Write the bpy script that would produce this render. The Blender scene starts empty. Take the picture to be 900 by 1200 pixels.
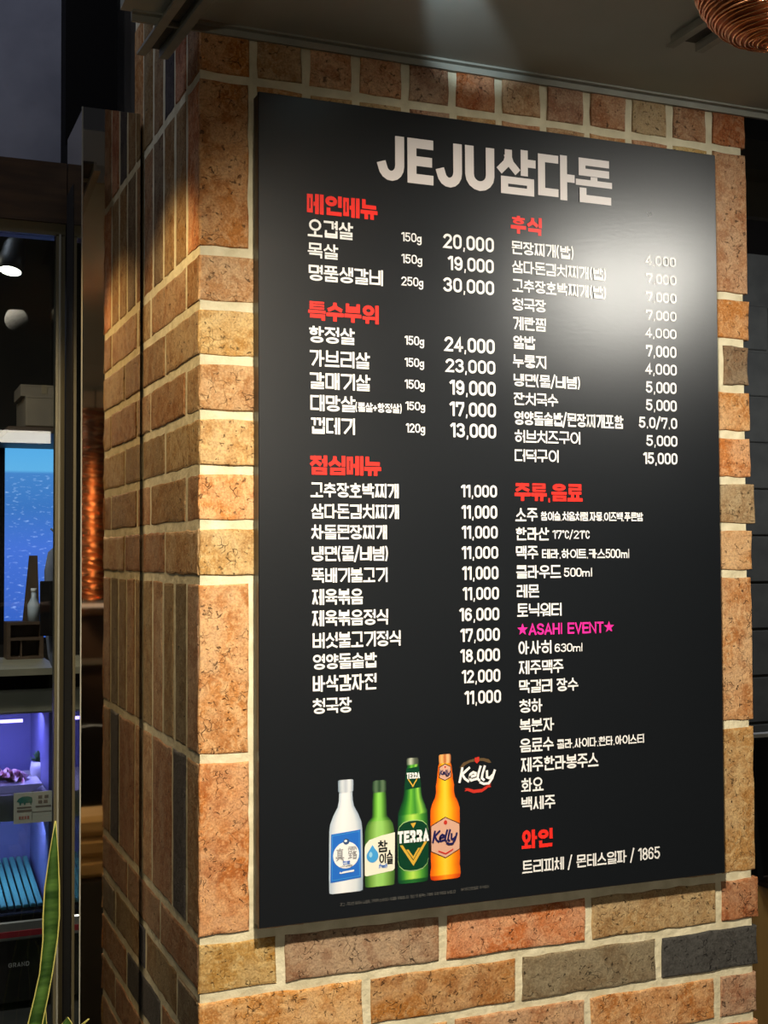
import bpy, bmesh, math, random
from mathutils import Vector, Matrix
SC = bpy.context.scene
COL = SC.collection
U = 0.067            # one brick course, in metres; builders below take units of U
rnd = random.Random(11)

# ---------------------------------------------------------------- camera
F_PX,YAW,PITCH,ROLL,CX,CY,CZ=1477.508,0.388227,0.034083,-0.004594,-5.5131,-22.2643,6.8752
def vec(x, y, z): return Vector((x*U, y*U, z*U))
fw = Vector((math.sin(YAW)*math.cos(PITCH), math.cos(YAW)*math.cos(PITCH), math.sin(PITCH)))
rt = fw.cross(Vector((0, 0, 1))).normalized(); up = rt.cross(fw)
rt2 = rt*math.cos(ROLL)+up*math.sin(ROLL); up2 = -rt*math.sin(ROLL)+up*math.cos(ROLL)
cd = bpy.data.cameras.new('camera'); cam = bpy.data.objects.new('camera', cd); COL.objects.link(cam)
cam.matrix_world = Matrix(((rt2.x, up2.x, -fw.x, CX*U), (rt2.y, up2.y, -fw.y, CY*U), (rt2.z, up2.z, -fw.z, CZ*U), (0, 0, 0, 1)))
cd.sensor_width = 36; cd.lens = F_PX/1200*36; cd.clip_start = .02; cd.clip_end = 60
SC.camera = cam

# ---------------------------------------------------------------- world, lights, exposure
w = bpy.data.worlds.new('world'); SC.world = w; w.use_nodes = True
w.node_tree.nodes['Background'].inputs[0].default_value = (.55, .6, .75, 1)
w.node_tree.nodes['Background'].inputs[1].default_value = .02
vs = SC.view_settings; vs.view_transform = 'Standard'; vs.look = 'None'; vs.exposure = 0; vs.gamma = 1; vs.use_curve_mapping = False
def aim(o, loc, tgt):
    o.location = vec(*loc); d = vec(*tgt)-vec(*loc)
    o.rotation_euler = d.to_track_quat('-Z', 'Y').to_euler()
def spot(name, loc, tgt, power, color, size, blend=.5, rad=.03):
    l = bpy.data.lights.new(name, 'SPOT'); l.energy = power; l.color = color; l.spot_size = math.radians(size); l.spot_blend = blend; l.shadow_soft_size = rad
    o = bpy.data.objects.new(name, l); COL.objects.link(o); aim(o, loc, tgt); return o
def area(name, loc, tgt, power, color, sx, sy):
    l = bpy.data.lights.new(name, 'AREA'); l.energy = power; l.color = color; l.shape = 'RECTANGLE'; l.size = sx*U; l.size_y = sy*U
    o = bpy.data.objects.new(name, l); COL.objects.link(o); aim(o, loc, tgt); return o
WARM = (1, .74, .42); NEUT = (1, .9, .74)
spot('downlight_glare', (16.6, -12.4, 16.1), (10.0, 0, 12.5), 32, (1, .96, .86), 50, 1, .15)
spot('downlight_front', (-.2, -14, 16.2), (8.0, 0, -1.0), 122, (1, .88, .70), 96, 1, .03)
spot('downlight_corner', (-3.4, -13, 16.2), (.8, 0, 2), 12, (1, .84, .56), 74, .9, .03)
spot('downlight_side', (-4.3, .4, 16.2), (-.2, 3.2, 6.5), 9, (1, .68, .30), 80, .5, .02)
spot('soffit_spot', (2.111, -5.348, 16.25), (5.6, 0, 17.2), 5, (.72, .88, 1), 22, .6, .01)
def point_fill(name, loc, power, color, r=.05):
    l = bpy.data.lights.new(name, 'POINT'); l.energy = power; l.color = color; l.shadow_soft_size = r; o = bpy.data.objects.new(name, l); COL.objects.link(o); o.location = vec(*loc)
area('hall_area_fill', (6, -60, 15.8), (6, -60, 0), 60, NEUT, 30, 10)  # unseen area light added under the soffit to fill the hall
point_fill('hall_fill', (-22, -32, 9), 6, NEUT, .015); point_fill('hall_fill', (-24, -58, 9), 14, NEUT, .018)  # unseen point lights added to lift the soffit and hall, no fixtures
area('far_wall_fill', (29, 10, 17), (32, 24, 4), 7, (.9, .93, 1), 6, 3)  # added area light, out of view, to brighten the dark block wall
area('fridge_front_fill', (-9, 34, 20), (-6.5, 43, -4), 14, (1, .88, .66), 8, 2)  # added area light that brightens the fridge front and price card
area('back_room_fill', (-14, 30, 34), (-10, 24, 0), 26, (.8, .86, 1), 12, 8)  # unseen area light filling the space behind the partition
area('concrete_fill', (-10, 2, 29), (-8, 14, 22), 3.5, (.74, .8, 1), 10, 3)  # unseen area light raising the concrete wall at the back left

# ---------------------------------------------------------------- materials
def mat(name, base=(.5, .5, .5), rough=.6, metal=0, emis=None, es=0, alpha=None):
    m = bpy.data.materials.new(name); m.use_nodes = True
    b = m.node_tree.nodes['Principled BSDF']
    b.inputs['Base Color'].default_value = (*base, 1); b.inputs['Roughness'].default_value = rough; b.inputs['Metallic'].default_value = metal
    if emis: b.inputs['Emission Color'].default_value = (*emis, 1); b.inputs['Emission Strength'].default_value = es
    return m
def nd(m, t, **kw):
    n = m.node_tree.nodes.new(t)
    for k, v in kw.items():
        if k in n.inputs.keys() and not hasattr(n, k): n.inputs[k].default_value = v
        else: setattr(n, k, v)
    return n
def lk(m, a, b): m.node_tree.links.new(a, b)
def noisy(name, c1, c2, scale=20, rough=.7, bump=.1, metal=0, detail=5, stretch=(1, 1, 1), bscale=None):
    m = mat(name, c1, rough, metal); b = m.node_tree.nodes['Principled BSDF']
    tc = nd(m, 'ShaderNodeTexCoord'); mp = nd(m, 'ShaderNodeMapping'); mp.inputs['Scale'].default_value = stretch
    lk(m, tc.outputs['Object'], mp.inputs[0])
    n = nd(m, 'ShaderNodeTexNoise'); n.inputs['Scale'].default_value = scale; n.inputs['Detail'].default_value = detail
    lk(m, mp.outputs[0], n.inputs['Vector'])
    r = nd(m, 'ShaderNodeValToRGB'); r.color_ramp.elements[0].position = .35; r.color_ramp.elements[1].position = .65
    r.color_ramp.elements[0].color = (*c1, 1); r.color_ramp.elements[1].color = (*c2, 1)
    lk(m, n.outputs[0], r.inputs[0]); lk(m, r.outputs[0], b.inputs['Base Color'])
    if bump:
        n2 = nd(m, 'ShaderNodeTexNoise'); n2.inputs['Scale'].default_value = bscale or scale*2.5; n2.inputs['Detail'].default_value = 6
        lk(m, mp.outputs[0], n2.inputs['Vector'])
        bp = nd(m, 'ShaderNodeBump'); bp.inputs['Strength'].default_value = bump; bp.inputs['Distance'].default_value = .004
        lk(m, n2.outputs[0], bp.inputs['Height']); lk(m, bp.outputs[0], b.inputs['Normal'])
    return m
def brick_material():
    m = mat('fired_brick', (.5, .2, .08), .85); b = m.node_tree.nodes['Principled BSDF']
    b.inputs['Specular IOR Level'].default_value = .25
    oi = nd(m, 'ShaderNodeObjectInfo'); tc = nd(m, 'ShaderNodeTexCoord')
    off = nd(m, 'ShaderNodeVectorMath', operation='SCALE'); off.inputs[3].default_value = 7.3
    cx = nd(m, 'ShaderNodeCombineXYZ')
    for i in range(3): lk(m, oi.outputs['Random'], cx.inputs[i])
    lk(m, cx.outputs[0], off.inputs[0])
    ad = nd(m, 'ShaderNodeVectorMath', operation='ADD'); lk(m, tc.outputs['Object'], ad.inputs[0]); lk(m, off.outputs[0], ad.inputs[1])
    V = ad.outputs[0]
    def noise(s, d=5, dist=0, v=V):
        n = nd(m, 'ShaderNodeTexNoise'); n.inputs['Scale'].default_value = s; n.inputs['Detail'].default_value = d; n.inputs['Distortion'].default_value = dist
        lk(m, v, n.inputs['Vector']); return n.outputs[0]
    def ramp(src, stops):
        r = nd(m, 'ShaderNodeValToRGB'); e = r.color_ramp.elements
        e[0].position, e[0].color = stops[0][0], (*[stops[0][1]]*3, 1); e[1].position, e[1].color = stops[-1][0], (*[stops[-1][1]]*3, 1)
        for p, c in stops[1:-1]: q = e.new(p); q.color = (c, c, c, 1)
        lk(m, src, r.inputs[0]); return r.outputs[0]
    def mix(fac, a, bb, mode='MIX'):
        x = nd(m, 'ShaderNodeMix', data_type='RGBA', blend_type=mode)
        if isinstance(fac, float): x.inputs[0].default_value = fac
        else: lk(m, fac, x.inputs[0])
        for s, i in ((a, 6), (bb, 7)):
            if isinstance(s, tuple): x.inputs[i].default_value = (*s, 1)
            else: lk(m, s, x.inputs[i])
        return x.outputs[2]
    base = oi.outputs['Color']
    hsv = nd(m, 'ShaderNodeHueSaturation'); hsv.inputs['Saturation'].default_value = .78; hsv.inputs['Value'].default_value = 1.2
    hsv.inputs['Hue'].default_value = .515; lk(m, base, hsv.inputs['Color'])
    def var(h, sa, v):
        q = nd(m, 'ShaderNodeHueSaturation'); q.inputs['Hue'].default_value = h; q.inputs['Saturation'].default_value = sa; q.inputs['Value'].default_value = v; lk(m, base, q.inputs['Color']); return q.outputs[0]
    c = mix(ramp(noise(16, 4, .6), [(.40, 0), (.62, 1)]), base, hsv.outputs[0])
    c = mix(ramp(noise(60, 6, 1.5), [(.48, 0), (.62, .75)]), c, var(.518, .8, 1.4))
    c = mix(ramp(noise(38, 5, .3), [(.52, 0), (.64, .55)]), c, var(.485, 1.15, .62))
    c = mix(ramp(noise(420, 4, .2), [(.42, .32), (.56, 0)]), c, var(.5, 1, .3)); c = mix(ramp(noise(330, 4, .2), [(.52, 0), (.66, .55)]), c, var(.515, .85, 1.4))
    pits = ramp(noise(150, 3, .6), [(.30, 1), (.36, 0)])
    vo = nd(m, 'ShaderNodeTexVoronoi', feature='DISTANCE_TO_EDGE'); vo.inputs['Scale'].default_value = 62
    wv = nd(m, 'ShaderNodeTexNoise'); wv.inputs['Scale'].default_value = 22; lk(m, V, wv.inputs['Vector'])
    wm = nd(m, 'ShaderNodeVectorMath', operation='SCALE'); wm.inputs[3].default_value = .09; lk(m, wv.outputs['Color'], wm.inputs[0])
    wa = nd(m, 'ShaderNodeVectorMath', operation='ADD'); lk(m, V, wa.inputs[0]); lk(m, wm.outputs[0], wa.inputs[1]); lk(m, wa.outputs[0], vo.inputs['Vector'])
    crack = ramp(vo.outputs[0], [(.0, 1), (.022, 0)])
    cm = nd(m, 'ShaderNodeMath', operation='MULTIPLY'); lk(m, crack, cm.inputs[0]); lk(m, ramp(noise(45, 3), [(.54, 0), (.6, 1)]), cm.inputs[1])
    mx = nd(m, 'ShaderNodeMath', operation='MAXIMUM'); lk(m, pits, mx.inputs[0]); lk(m, cm.outputs[0], mx.inputs[1])
    sc = nd(m, 'ShaderNodeMath', operation='MULTIPLY'); sc.inputs[1].default_value = .72; lk(m, mx.outputs[0], sc.inputs[0])
    c = mix(sc.outputs[0], c, var(.5, .9, .12))
    lk(m, c, b.inputs['Base Color'])
    h = nd(m, 'ShaderNodeMath', operation='SUBTRACT'); lk(m, noise(120, 8, .3), h.inputs[0]); lk(m, mx.outputs[0], h.inputs[1])
    bp = nd(m, 'ShaderNodeBump'); bp.inputs['Strength'].default_value = .8; bp.inputs['Distance'].default_value = .0022
    lk(m, h.outputs[0], bp.inputs['Height']); lk(m, bp.outputs[0], b.inputs['Normal'])
    return m
MB = brick_material()
MORTAR = noisy('mortar', (.60, .54, .36), (.76, .70, .50), 35, .95, .7, bscale=90)
SOFFIT = noisy('painted_soffit', (.45, .46, .395), (.49, .50, .435), 6, .75, .05)
STEEL = noisy('grey_metal', (.30, .30, .25), (.36, .36, .30), 30, .5, .05)
DARKSTEEL = mat('dark_metal', (.05, .055, .05), .5, .3)
MIRROR = mat('bronze_mirror', (.74, .66, .54), .025, 1)
BEAM = noisy('brown_timber', (.035, .018, .008), (.065, .034, .014), 14, .45, .15, stretch=(1, 1, 6))
CONC = noisy('bluish_concrete', (.19, .195, .235), (.26, .265, .31), 9, .9, .3)
BLACK = mat('black_paint', (.004, .0035, .0035), .85)
JET = noisy('flecked_black', (.004, .003, .003), (.012, .008, .006), 160, .8, 0); BLACK.node_tree.nodes['Principled BSDF'].inputs['Specular IOR Level'].default_value = .15
OLIVE = noisy('bronze_anodised_frame', (.13, .115, .07), (.17, .15, .09), 8, .35, .03, metal=.4, stretch=(1, 1, .1))
FLOORM = noisy('dark_floor', (.03, .03, .028), (.045, .043, .04), 5, .35, .05)
DARKWALL = noisy('dark_plaster', (.03, .026, .022), (.045, .038, .03), 4, .85, .1)
def glass_mat():
    m = bpy.data.materials.new('tinted_glass'); m.use_nodes = True; nt = m.node_tree; nt.nodes.clear()
    o = nt.nodes.new('ShaderNodeOutputMaterial'); t = nt.nodes.new('ShaderNodeBsdfTransparent'); g = nt.nodes.new('ShaderNodeBsdfGlossy'); x = nt.nodes.new('ShaderNodeMixShader'); f = nt.nodes.new('ShaderNodeFresnel')
    t.inputs[0].default_value = (.86, .9, .9, 1); g.inputs['Roughness'].default_value = .01; f.inputs[0].default_value = 1.45
    nt.links.new(f.outputs[0], x.inputs[0]); nt.links.new(t.outputs[0], x.inputs[1]); nt.links.new(g.outputs[0], x.inputs[2]); nt.links.new(x.outputs[0], o.inputs[0])
    return m
GLASS = glass_mat()
def board_mat():
    m = mat('satin_black_board', (.007, .009, .012), .3); b = m.node_tree.nodes['Principled BSDF']; b.inputs['Specular IOR Level'].default_value = .75
    tc = nd(m, 'ShaderNodeTexCoord'); n = nd(m, 'ShaderNodeTexNoise'); n.inputs['Scale'].default_value = 150; n.inputs['Detail'].default_value = 4
    mp = nd(m, 'ShaderNodeMapping'); mp.inputs['Scale'].default_value = (.5, 1, 1.5); mp.inputs['Rotation'].default_value = (0, .5, 0)
    lk(m, tc.outputs['Object'], mp.inputs[0]); lk(m, mp.outputs[0], n.inputs['Vector'])
    n2 = nd(m, 'ShaderNodeTexNoise'); n2.inputs['Scale'].default_value = 7; n2.inputs['Detail'].default_value = 5; lk(m, tc.outputs['Object'], n2.inputs['Vector'])
    r = nd(m, 'ShaderNodeMapRange'); r.inputs['To Min'].default_value = .26; r.inputs['To Max'].default_value = .31
    lk(m, n2.outputs[0], r.inputs[0]); lk(m, r.outputs[0], b.inputs['Roughness'])
    bp = nd(m, 'ShaderNodeBump'); bp.inputs['Strength'].default_value = .10; bp.inputs['Distance'].default_value = .0006
    lk(m, n.outputs[0], bp.inputs['Height']); lk(m, bp.outputs[0], b.inputs['Normal'])
    return m
BOARD = board_mat()
PRINT = {'h': mat('print_red', (.86, .028, .02), .35), 'd': mat('print_white', (.86, .87, .88), .35), 'm': mat('print_magenta', (.9, .03, .36), .35),
         'f': mat('print_grey', (.09, .09, .085), .4)}
PRINT['n'] = PRINT['p'] = PRINT['d']; PRINT['t'] = mat('print_title_white', (.74, .70, .70), .35)
def vcol_mat():
    m = mat('printed_photo', (1, 1, 1), .35); a = nd(m, 'ShaderNodeVertexColor'); a.layer_name = 'Col'
    lk(m, a.outputs[0], m.node_tree.nodes['Principled BSDF'].inputs['Base Color']); return m
VCOL = vcol_mat()

# ---------------------------------------------------------------- object helpers
def obj(name, me, m=None, parent=None, loc=None, color=None):
    o = bpy.data.objects.new(name, me); COL.objects.link(o)
    if m is not None and not me.materials: me.materials.append(m)
    if parent: o.parent = parent
    if loc: o.location = vec(*loc)
    if color: o.color = (*color, 1)
    return o
def empty(name, loc=(0, 0, 0)):
    o = bpy.data.objects.new(name, None); COL.objects.link(o); o.location = vec(*loc); o.empty_display_size = .05
    return o
def tag(o, label=None, cat=None, group=None, kind=None):
    for k, v in (('label', label), ('category', cat), ('group', group), ('kind', kind)):
        if v: o[k] = v
    return o
class Geo:
    """collects shapes, in units of U, for one mesh"""
    def __init__(s): s.v = []; s.f = []; s.sm = []
    def add(s, vs, fs, smooth=False):
        n = len(s.v); s.v += [tuple(v) for v in vs]; s.f += [tuple(i+n for i in f) for f in fs]; s.sm += [smooth]*len(fs)
    def box(s, x0, y0, z0, x1, y1, z1, bev=0):
        if bev:
            b = bev; P = []
            for z, i in ((z0, b), (z0+b, 0), (z1-b, 0), (z1, b)):
                P += [(x0+i, y0+b, z), (x0+b, y0+i, z), (x1-b, y0+i, z), (x1-i, y0+b, z), (x1-i, y1-b, z), (x1-b, y1-i, z), (x0+b, y1-i, z), (x0+i, y1-b, z)]
            F = [tuple(range(7, -1, -1)), tuple(range(24, 32))]
            for r in range(3):
                for k in range(8): F.append((r*8+k, r*8+(k+1) % 8, r*8+8+(k+1) % 8, r*8+8+k))
            s.add(P, F); return
        s.add([(x0, y0, z0), (x1, y0, z0), (x1, y1, z0), (x0, y1, z0), (x0, y0, z1), (x1, y0, z1), (x1, y1, z1), (x0, y1, z1)],
              [(0, 3, 2, 1), (4, 5, 6, 7), (0, 1, 5, 4), (1, 2, 6, 5), (2, 3, 7, 6), (3, 0, 4, 7)])
    def prism(s, pts, axis, a, b):
        """polygon pts extruded along axis from a to b"""
        def mk(p, t):
            return (t, p[0], p[1]) if axis == 0 else (p[0], t, p[1]) if axis == 1 else (p[0], p[1], t)
        n = len(pts)
        s.add([mk(p, a) for p in pts]+[mk(p, b) for p in pts], [tuple(range(n-1, -1, -1)), tuple(range(n, 2*n))]+[(i, (i+1) % n, n+(i+1) % n, n+i) for i in range(n)])
    def lathe(s, prof, cx, cy, seg=32, smooth=True):
        P = []; F = []
        for r, z in prof:
            for k in range(seg): a = 2*math.pi*k/seg; P.append((cx+r*math.cos(a), cy+r*math.sin(a), z))
        for i in range(len(prof)-1):
            for k in range(seg): F.append((i*seg+k, i*seg+(k+1) % seg, (i+1)*seg+(k+1) % seg, (i+1)*seg+k))
        s.add(P, F, smooth)
    def tube(s, pts, r, seg=8):
        pts = [Vector(p) for p in pts]; P = []; F = []
        for i, p in enumerate(pts):
            d = (pts[min(i+1, len(pts)-1)]-pts[max(i-1, 0)]).normalized()
            a = d.cross(Vector((0, 0, 1)) if abs(d.z) < .9 else Vector((1, 0, 0))).normalized(); b = d.cross(a)
            rr = r[i] if isinstance(r, (list, tuple)) else r
            for k in range(seg): t = 2*math.pi*k/seg; P.append(p+a*math.cos(t)*rr+b*math.sin(t)*rr)
        for i in range(len(pts)-1):
            for k in range(seg): F.append((i*seg+k, i*seg+(k+1) % seg, (i+1)*seg+(k+1) % seg, (i+1)*seg+k))
        F.append(tuple(range(seg-1, -1, -1))); n = (len(pts)-1)*seg; F.append(tuple(range(n, n+seg)))
        s.add(P, F, True)
    def mesh(s, name):
        me = bpy.data.meshes.new(name); me.from_pydata([(x*U, y*U, z*U) for x, y, z in s.v], [], s.f)
        bm = bmesh.new(); bm.from_mesh(me); bmesh.ops.recalc_face_normals(bm, faces=bm.faces) if len(s.f) > 1 else None
        bm.to_mesh(me); bm.free()
        if any(s.sm):
            for p, q in zip(me.polygons, s.sm): p.use_smooth = q
        me.update(); return me
    def put(s, name, m, parent=None, **kw): return obj(name, s.mesh(name), m, parent, **kw)
def bx(name, m, parent, *a, **kw):
    g = Geo(); g.box(*a); return g.put(name, m, parent, **kw)

# ---------------------------------------------------------------- setting
def struct(o): o['kind'] = 'structure'; return o
FZ = -15.5
CEIL = 16.58
struct(bx('floor', FLOORM, None, -46, -80, FZ-1, 50, 82, FZ))
g = Geo(); g.box(-1.45, -79, CEIL, 49, -.06, CEIL+1.2); ceiling = struct(g.put('ceiling', SOFFIT))
g = Geo(); g.box(-45, .6, 36, 49, 81, 37); g.box(-45, -79, 30, -1.45, .6, 31); struct(g.put('ceiling', DARKWALL))
struct(bx('wall_back', DARKWALL, None, -45, 81, FZ, 49, 82, 36))
struct(bx('wall_behind', DARKWALL, None, -45, -80, FZ, 49, -79, 30))
struct(bx('wall_left', DARKWALL, None, -46, -79, FZ, -45, 81, 36))
struct(bx('wall_right', DARKWALL, None, 49, -79, FZ, 50, 81, 36))
# metal edge trim along the soffit, just in front of the pillar
g = Geo(); g.box(-1.25, -.07, CEIL-.16, 15, -.005, CEIL+.3); g.box(-1.25, -.2, CEIL-.04, 15, -.07, CEIL)
struct(g.put('trim_1', STEEL))

# pillar: mortar core with every brick laid on it
H = 1.0229; S = 3.22; PW = 12.17; PD = 6.12; TOPZ = 20.0
pillar = struct(empty('wall_pillar', (0, 0, FZ)))
def pobj(o):
    o.parent = pillar; o.location = o.location - pillar.location; return o
g = Geo(); g.box(.022, .045, FZ, PW-.09, PD-.05, TOPZ); pobj(g.put('mortar', MORTAR))

def brick_mesh(w, h, d, seed, rough=.018):
    """irregular slab: front outline jagged, arrises worn; front faces -Y, origin at its front centre"""
    r = random.Random(seed); P = []; n1 = max(3, int(w/.3)); n2 = max(3, int(h/.3))
    out = []
    for k in range(n1): out.append((-w/2+w*k/n1, -h/2))
    for k in range(n2): out.append((w/2, -h/2+h*k/n2))
    for k in range(n1): out.append((w/2-w*k/n1, h/2))
    for k in range(n2): out.append((-w/2, h/2-h*k/n2))
    n = len(out); rings = []
    base = [(x+r.uniform(-1, 1)*rough, z+r.uniform(-1, 1)*rough) for x, z in out]
    cx = .035
    def inset(p, a):
        return (p[0]-math.copysign(min(a, abs(p[0])), p[0])*(1 if abs(abs(p[0])-w/2) < .06 else 0), p[1]-math.copysign(min(a, abs(p[1])), p[1])*(1 if abs(abs(p[1])-h/2) < .06 else 0))
    for y, a in ((d, 0), (cx*.9, 0), (.008, cx*.45), (0, cx*1.4)):
        for p in base:
            q = inset(p, a*(r.uniform(.6, 1.5) if a else 1)); P.append((q[0], y, q[1]))
    F = [tuple(range(n-1, -1, -1)), tuple(range(3*n, 4*n))]
    for i in range(3):
        for k in range(n): F.append((i*n+k, i*n+(k+1) % n, (i+1)*n+(k+1) % n, (i+1)*n+k))
    g = Geo(); g.add(P, F); return g.mesh('brick')
CACHE = {}
def get_brick(w, h, d, var):
    k = (round(w, 2), round(h, 2), d, var)
    if k not in CACHE:
        me = brick_mesh(k[0], k[1], d, hash((int(k[0]*100), int(k[1]*100), var)) & 9999); me.materials.append(MB); CACHE[k] = me
    return CACHE[k]
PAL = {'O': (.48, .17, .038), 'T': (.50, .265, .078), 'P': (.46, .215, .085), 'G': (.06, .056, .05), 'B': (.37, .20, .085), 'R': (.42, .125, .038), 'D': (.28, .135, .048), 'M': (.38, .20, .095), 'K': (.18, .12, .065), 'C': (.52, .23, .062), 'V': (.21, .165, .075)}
J = .17              # mortar joint
def lay(face, a0, a1, z0, z1, c, d=.42, out=None):
    w = a1-a0-(J if face != 'c' else 0); h = z1-z0-J
    k = rnd.random(); col = tuple(min(1, v*rnd.uniform(.88, 1.1)) for v in PAL[c])
    me = get_brick(w, h, d, rnd.randrange(4))
    o = obj('brick', me, None, None, color=col); o.parent = pillar
    push = rnd.uniform(-.015, .02) if out is None else out
    if face == 'f':
        o.location = vec((a0+a1)/2, push-.0, (z0+z1)/2) - pillar.location
    else:
        o.location = vec(push*.7, (a0+a1)/2, (z0+z1)/2) - pillar.location; o.rotation_euler = (0, 0, -math.pi/2)
    return o
def front(a0, a1, z0, z1, c, **k): return lay('f', a0, a1, z0, z1, c, **k)
def side(a0, a1, z0, z1, c, **k): return lay('s', a0, a1, z0, z1, c, **k)
E0 = -J/2            # a brick that ends flush at the corner starts here
Z3 = 3*S+6; ROWS = [2*S+i for i in range(6)]
# front: header course under the soffit and the second one just above the board
cols = 'OMPPMRMMPMMR'
for k in range(12):
    a0 = k*H+(E0 if k == 0 else 0); a1 = (k+1)*H if k < 11 else PW+.1
    front(a0, a1, Z3, Z3+1.03, cols[k], d=.08 if k == 0 else .42)
for k in range(1, 11): front(k*H, (k+1)*H, Z3-S, Z3, 'TPPMPPMPPT'[k-1])
front(E0, H-.02, Z3-S, Z3, 'O', d=.08); front(11*H, PW+.1, Z3-S, Z3, 'P')
lc = 'PTPTCT'[::-1]; rc = 'CPBOOP'
for i, z in enumerate(ROWS):
    front(E0, 3.15, z, z+1, lc[i], d=.08)
RR = {0: (9.0, PW+.12, 'T'), 1: (11.15, PW+.22, 'B'), 2: (9, PW+.12, 'O'), 3: (9, PW+.12, 'C'), 4: (11.45, PW+.08, 'K'), 5: (9.2, PW+.14, 'O')}
for i, z in enumerate(ROWS): a0, a1, c = RR[i]; front(a0, a1, z, z+1, c)
for z, c, rcol in ((S, 'C', 'P'), (0, 'O', 'T')):
    front(E0, H-.02, z, z+S, c, d=.08); front(H, 2*H, z, z+S, 'O'); front(10*H, 11*H, z, z+S, 'P'); front(11*H, PW+.1, z, z+S, rcol)
for z, js, cc in ((-1, (E0, 1.52, 4.79, 8.02, 11.22, PW+.14), 'TMOBR'), (-2, (E0, 3.2, 6.43, 9.7, PW+.1), 'COVG'),
                  (-3, (E0, 1.6, 4.95, 7.98, 11.15, PW+.08), 'OTPCB'), (-4, (E0, 3.2, 6.4, 9.7, PW+.1), 'POTO'), (-5, (E0, 1.6, 4.9, 8.0, 11.2, PW+.1), 'TOBTO')):
    for k in range(len(js)-1): front(js[k], js[k+1], z, z+1, cc[k], d=.08 if k == 0 else .42)
# side face: starts just behind the corner slips
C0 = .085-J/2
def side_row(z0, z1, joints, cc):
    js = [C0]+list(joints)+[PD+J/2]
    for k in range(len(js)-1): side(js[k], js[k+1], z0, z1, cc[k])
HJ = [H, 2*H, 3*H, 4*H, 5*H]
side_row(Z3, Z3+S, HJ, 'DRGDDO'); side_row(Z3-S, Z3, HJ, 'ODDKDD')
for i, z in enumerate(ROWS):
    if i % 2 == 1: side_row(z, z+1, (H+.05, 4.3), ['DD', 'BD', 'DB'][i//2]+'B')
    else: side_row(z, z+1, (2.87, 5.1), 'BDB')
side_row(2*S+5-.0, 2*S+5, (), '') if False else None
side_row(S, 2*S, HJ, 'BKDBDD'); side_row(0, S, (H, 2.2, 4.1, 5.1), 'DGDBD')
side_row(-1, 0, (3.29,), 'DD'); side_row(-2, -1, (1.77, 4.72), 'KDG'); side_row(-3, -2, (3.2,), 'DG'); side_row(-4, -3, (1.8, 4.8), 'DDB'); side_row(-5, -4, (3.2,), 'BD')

# far dark block wall to the right of the pillar
wr = struct(empty('wall_far', (12.6, 24, FZ)))
DB = noisy('dark_block', (.05, .05, .044), (.07, .07, .06), 14, .85, .4)
bm_ = bx('block_core', DB, wr, 0, .12, 0, 36, 1.2, 36); 
gb = Geo(); gb.box(-1.95, 0, -1.0, 1.95, .3, 1.0, .04); blockme = gb.mesh('block'); blockme.materials.append(DB)
for r_ in range(16):
    for c_ in range(3, 9):
        o = obj('block', blockme, None, wr); o.location = vec(-.2+c_*4+(2 if r_ % 2 else 0), rnd.uniform(-.1, .06), 1.1+r_*2.1)
g = Geo(); g.box(12.4, 5, 17.2, 30, 6.2, 18.0); g.box(12.4, 5.9, 16.2, 30, 6.2, 17.2)
struct(g.put('trim_2', noisy('olive_grey_metal', (.10, .095, .07), (.13, .12, .09), 10, .6, .1)))

# left: lintel, concrete upper wall, black post, glazed partition
YG = 7.3
struct(bx('wall_concrete', CONC, None, -40, 10, 16.0, 4, 11, 36))
struct(bx('trim_3', BLACK, None, *(-1.126, 9.0, 15.395, 0.136, 9.8, 36)))
struct(bx('trim_4', BEAM, None, -40, YG-.1, 14.55, -1.34, YG+1.0, 15.95))
part = struct(empty('window_1', (-2, YG, FZ)))
def chp(o): o.location = o.location-part.location; o.parent = part; return o
g = Geo(); g.box(-1.565, YG-.02, FZ, -1.36, YG+.3, 14.3); chp(g.put('window_frame', OLIVE)); g = Geo(); g.box(-1.50, YG-.06, FZ, -1.46, YG-.02, 14.3); chp(g.put('glazing_bead', STEEL))
g = Geo(); g.box(-30, YG-.02, 14.27, -1.35, YG+.5, 14.55); chp(g.put('window_head', OLIVE))
g = Geo(); g.box(-30, YG-.02, FZ, -1.35, YG+.5, FZ+.8); chp(g.put('window_sill', OLIVE))
g = Geo(); g.box(-30, YG+.12, FZ+.8, -1.565, YG+.17, 14.27); chp(g.put('pane', GLASS))

# mirror-clad column against the pillar
mc = empty('mirrored_column', (-.7, 6, FZ)); tag(mc, 'dark bronze mirror-clad square column touching the brick pillar on its left', 'column')
def chm(o): o.location = o.location-mc.location; o.parent = mc; return o
g = Geo(); g.box(-1.30, 5.05, FZ, -.09, YG+.6, 16.52); chm(g.put('column_core', BLACK))
g = Geo(); g.box(-1.31, 5.026, FZ, -.075, 5.05, 16.56); chm(g.put('front_mirror', MIRROR))
g = Geo(); g.box(-1.33, 5.06, FZ, -1.31, YG-.11, 16.5); chm(g.put('side_mirror', MIRROR)); g = Geo(); g.box(-1.345, 6.2, FZ, -1.33, YG-.12, 15.2); chm(g.put('frame_reflection', JET))  # black slab stands in for the frame's dark reflection in the side mirror
g = Geo(); g.box(-1.335, 5.015, FZ, -1.31, 5.06, 16.56); chm(g.put('edge_strip', STEEL))

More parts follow.
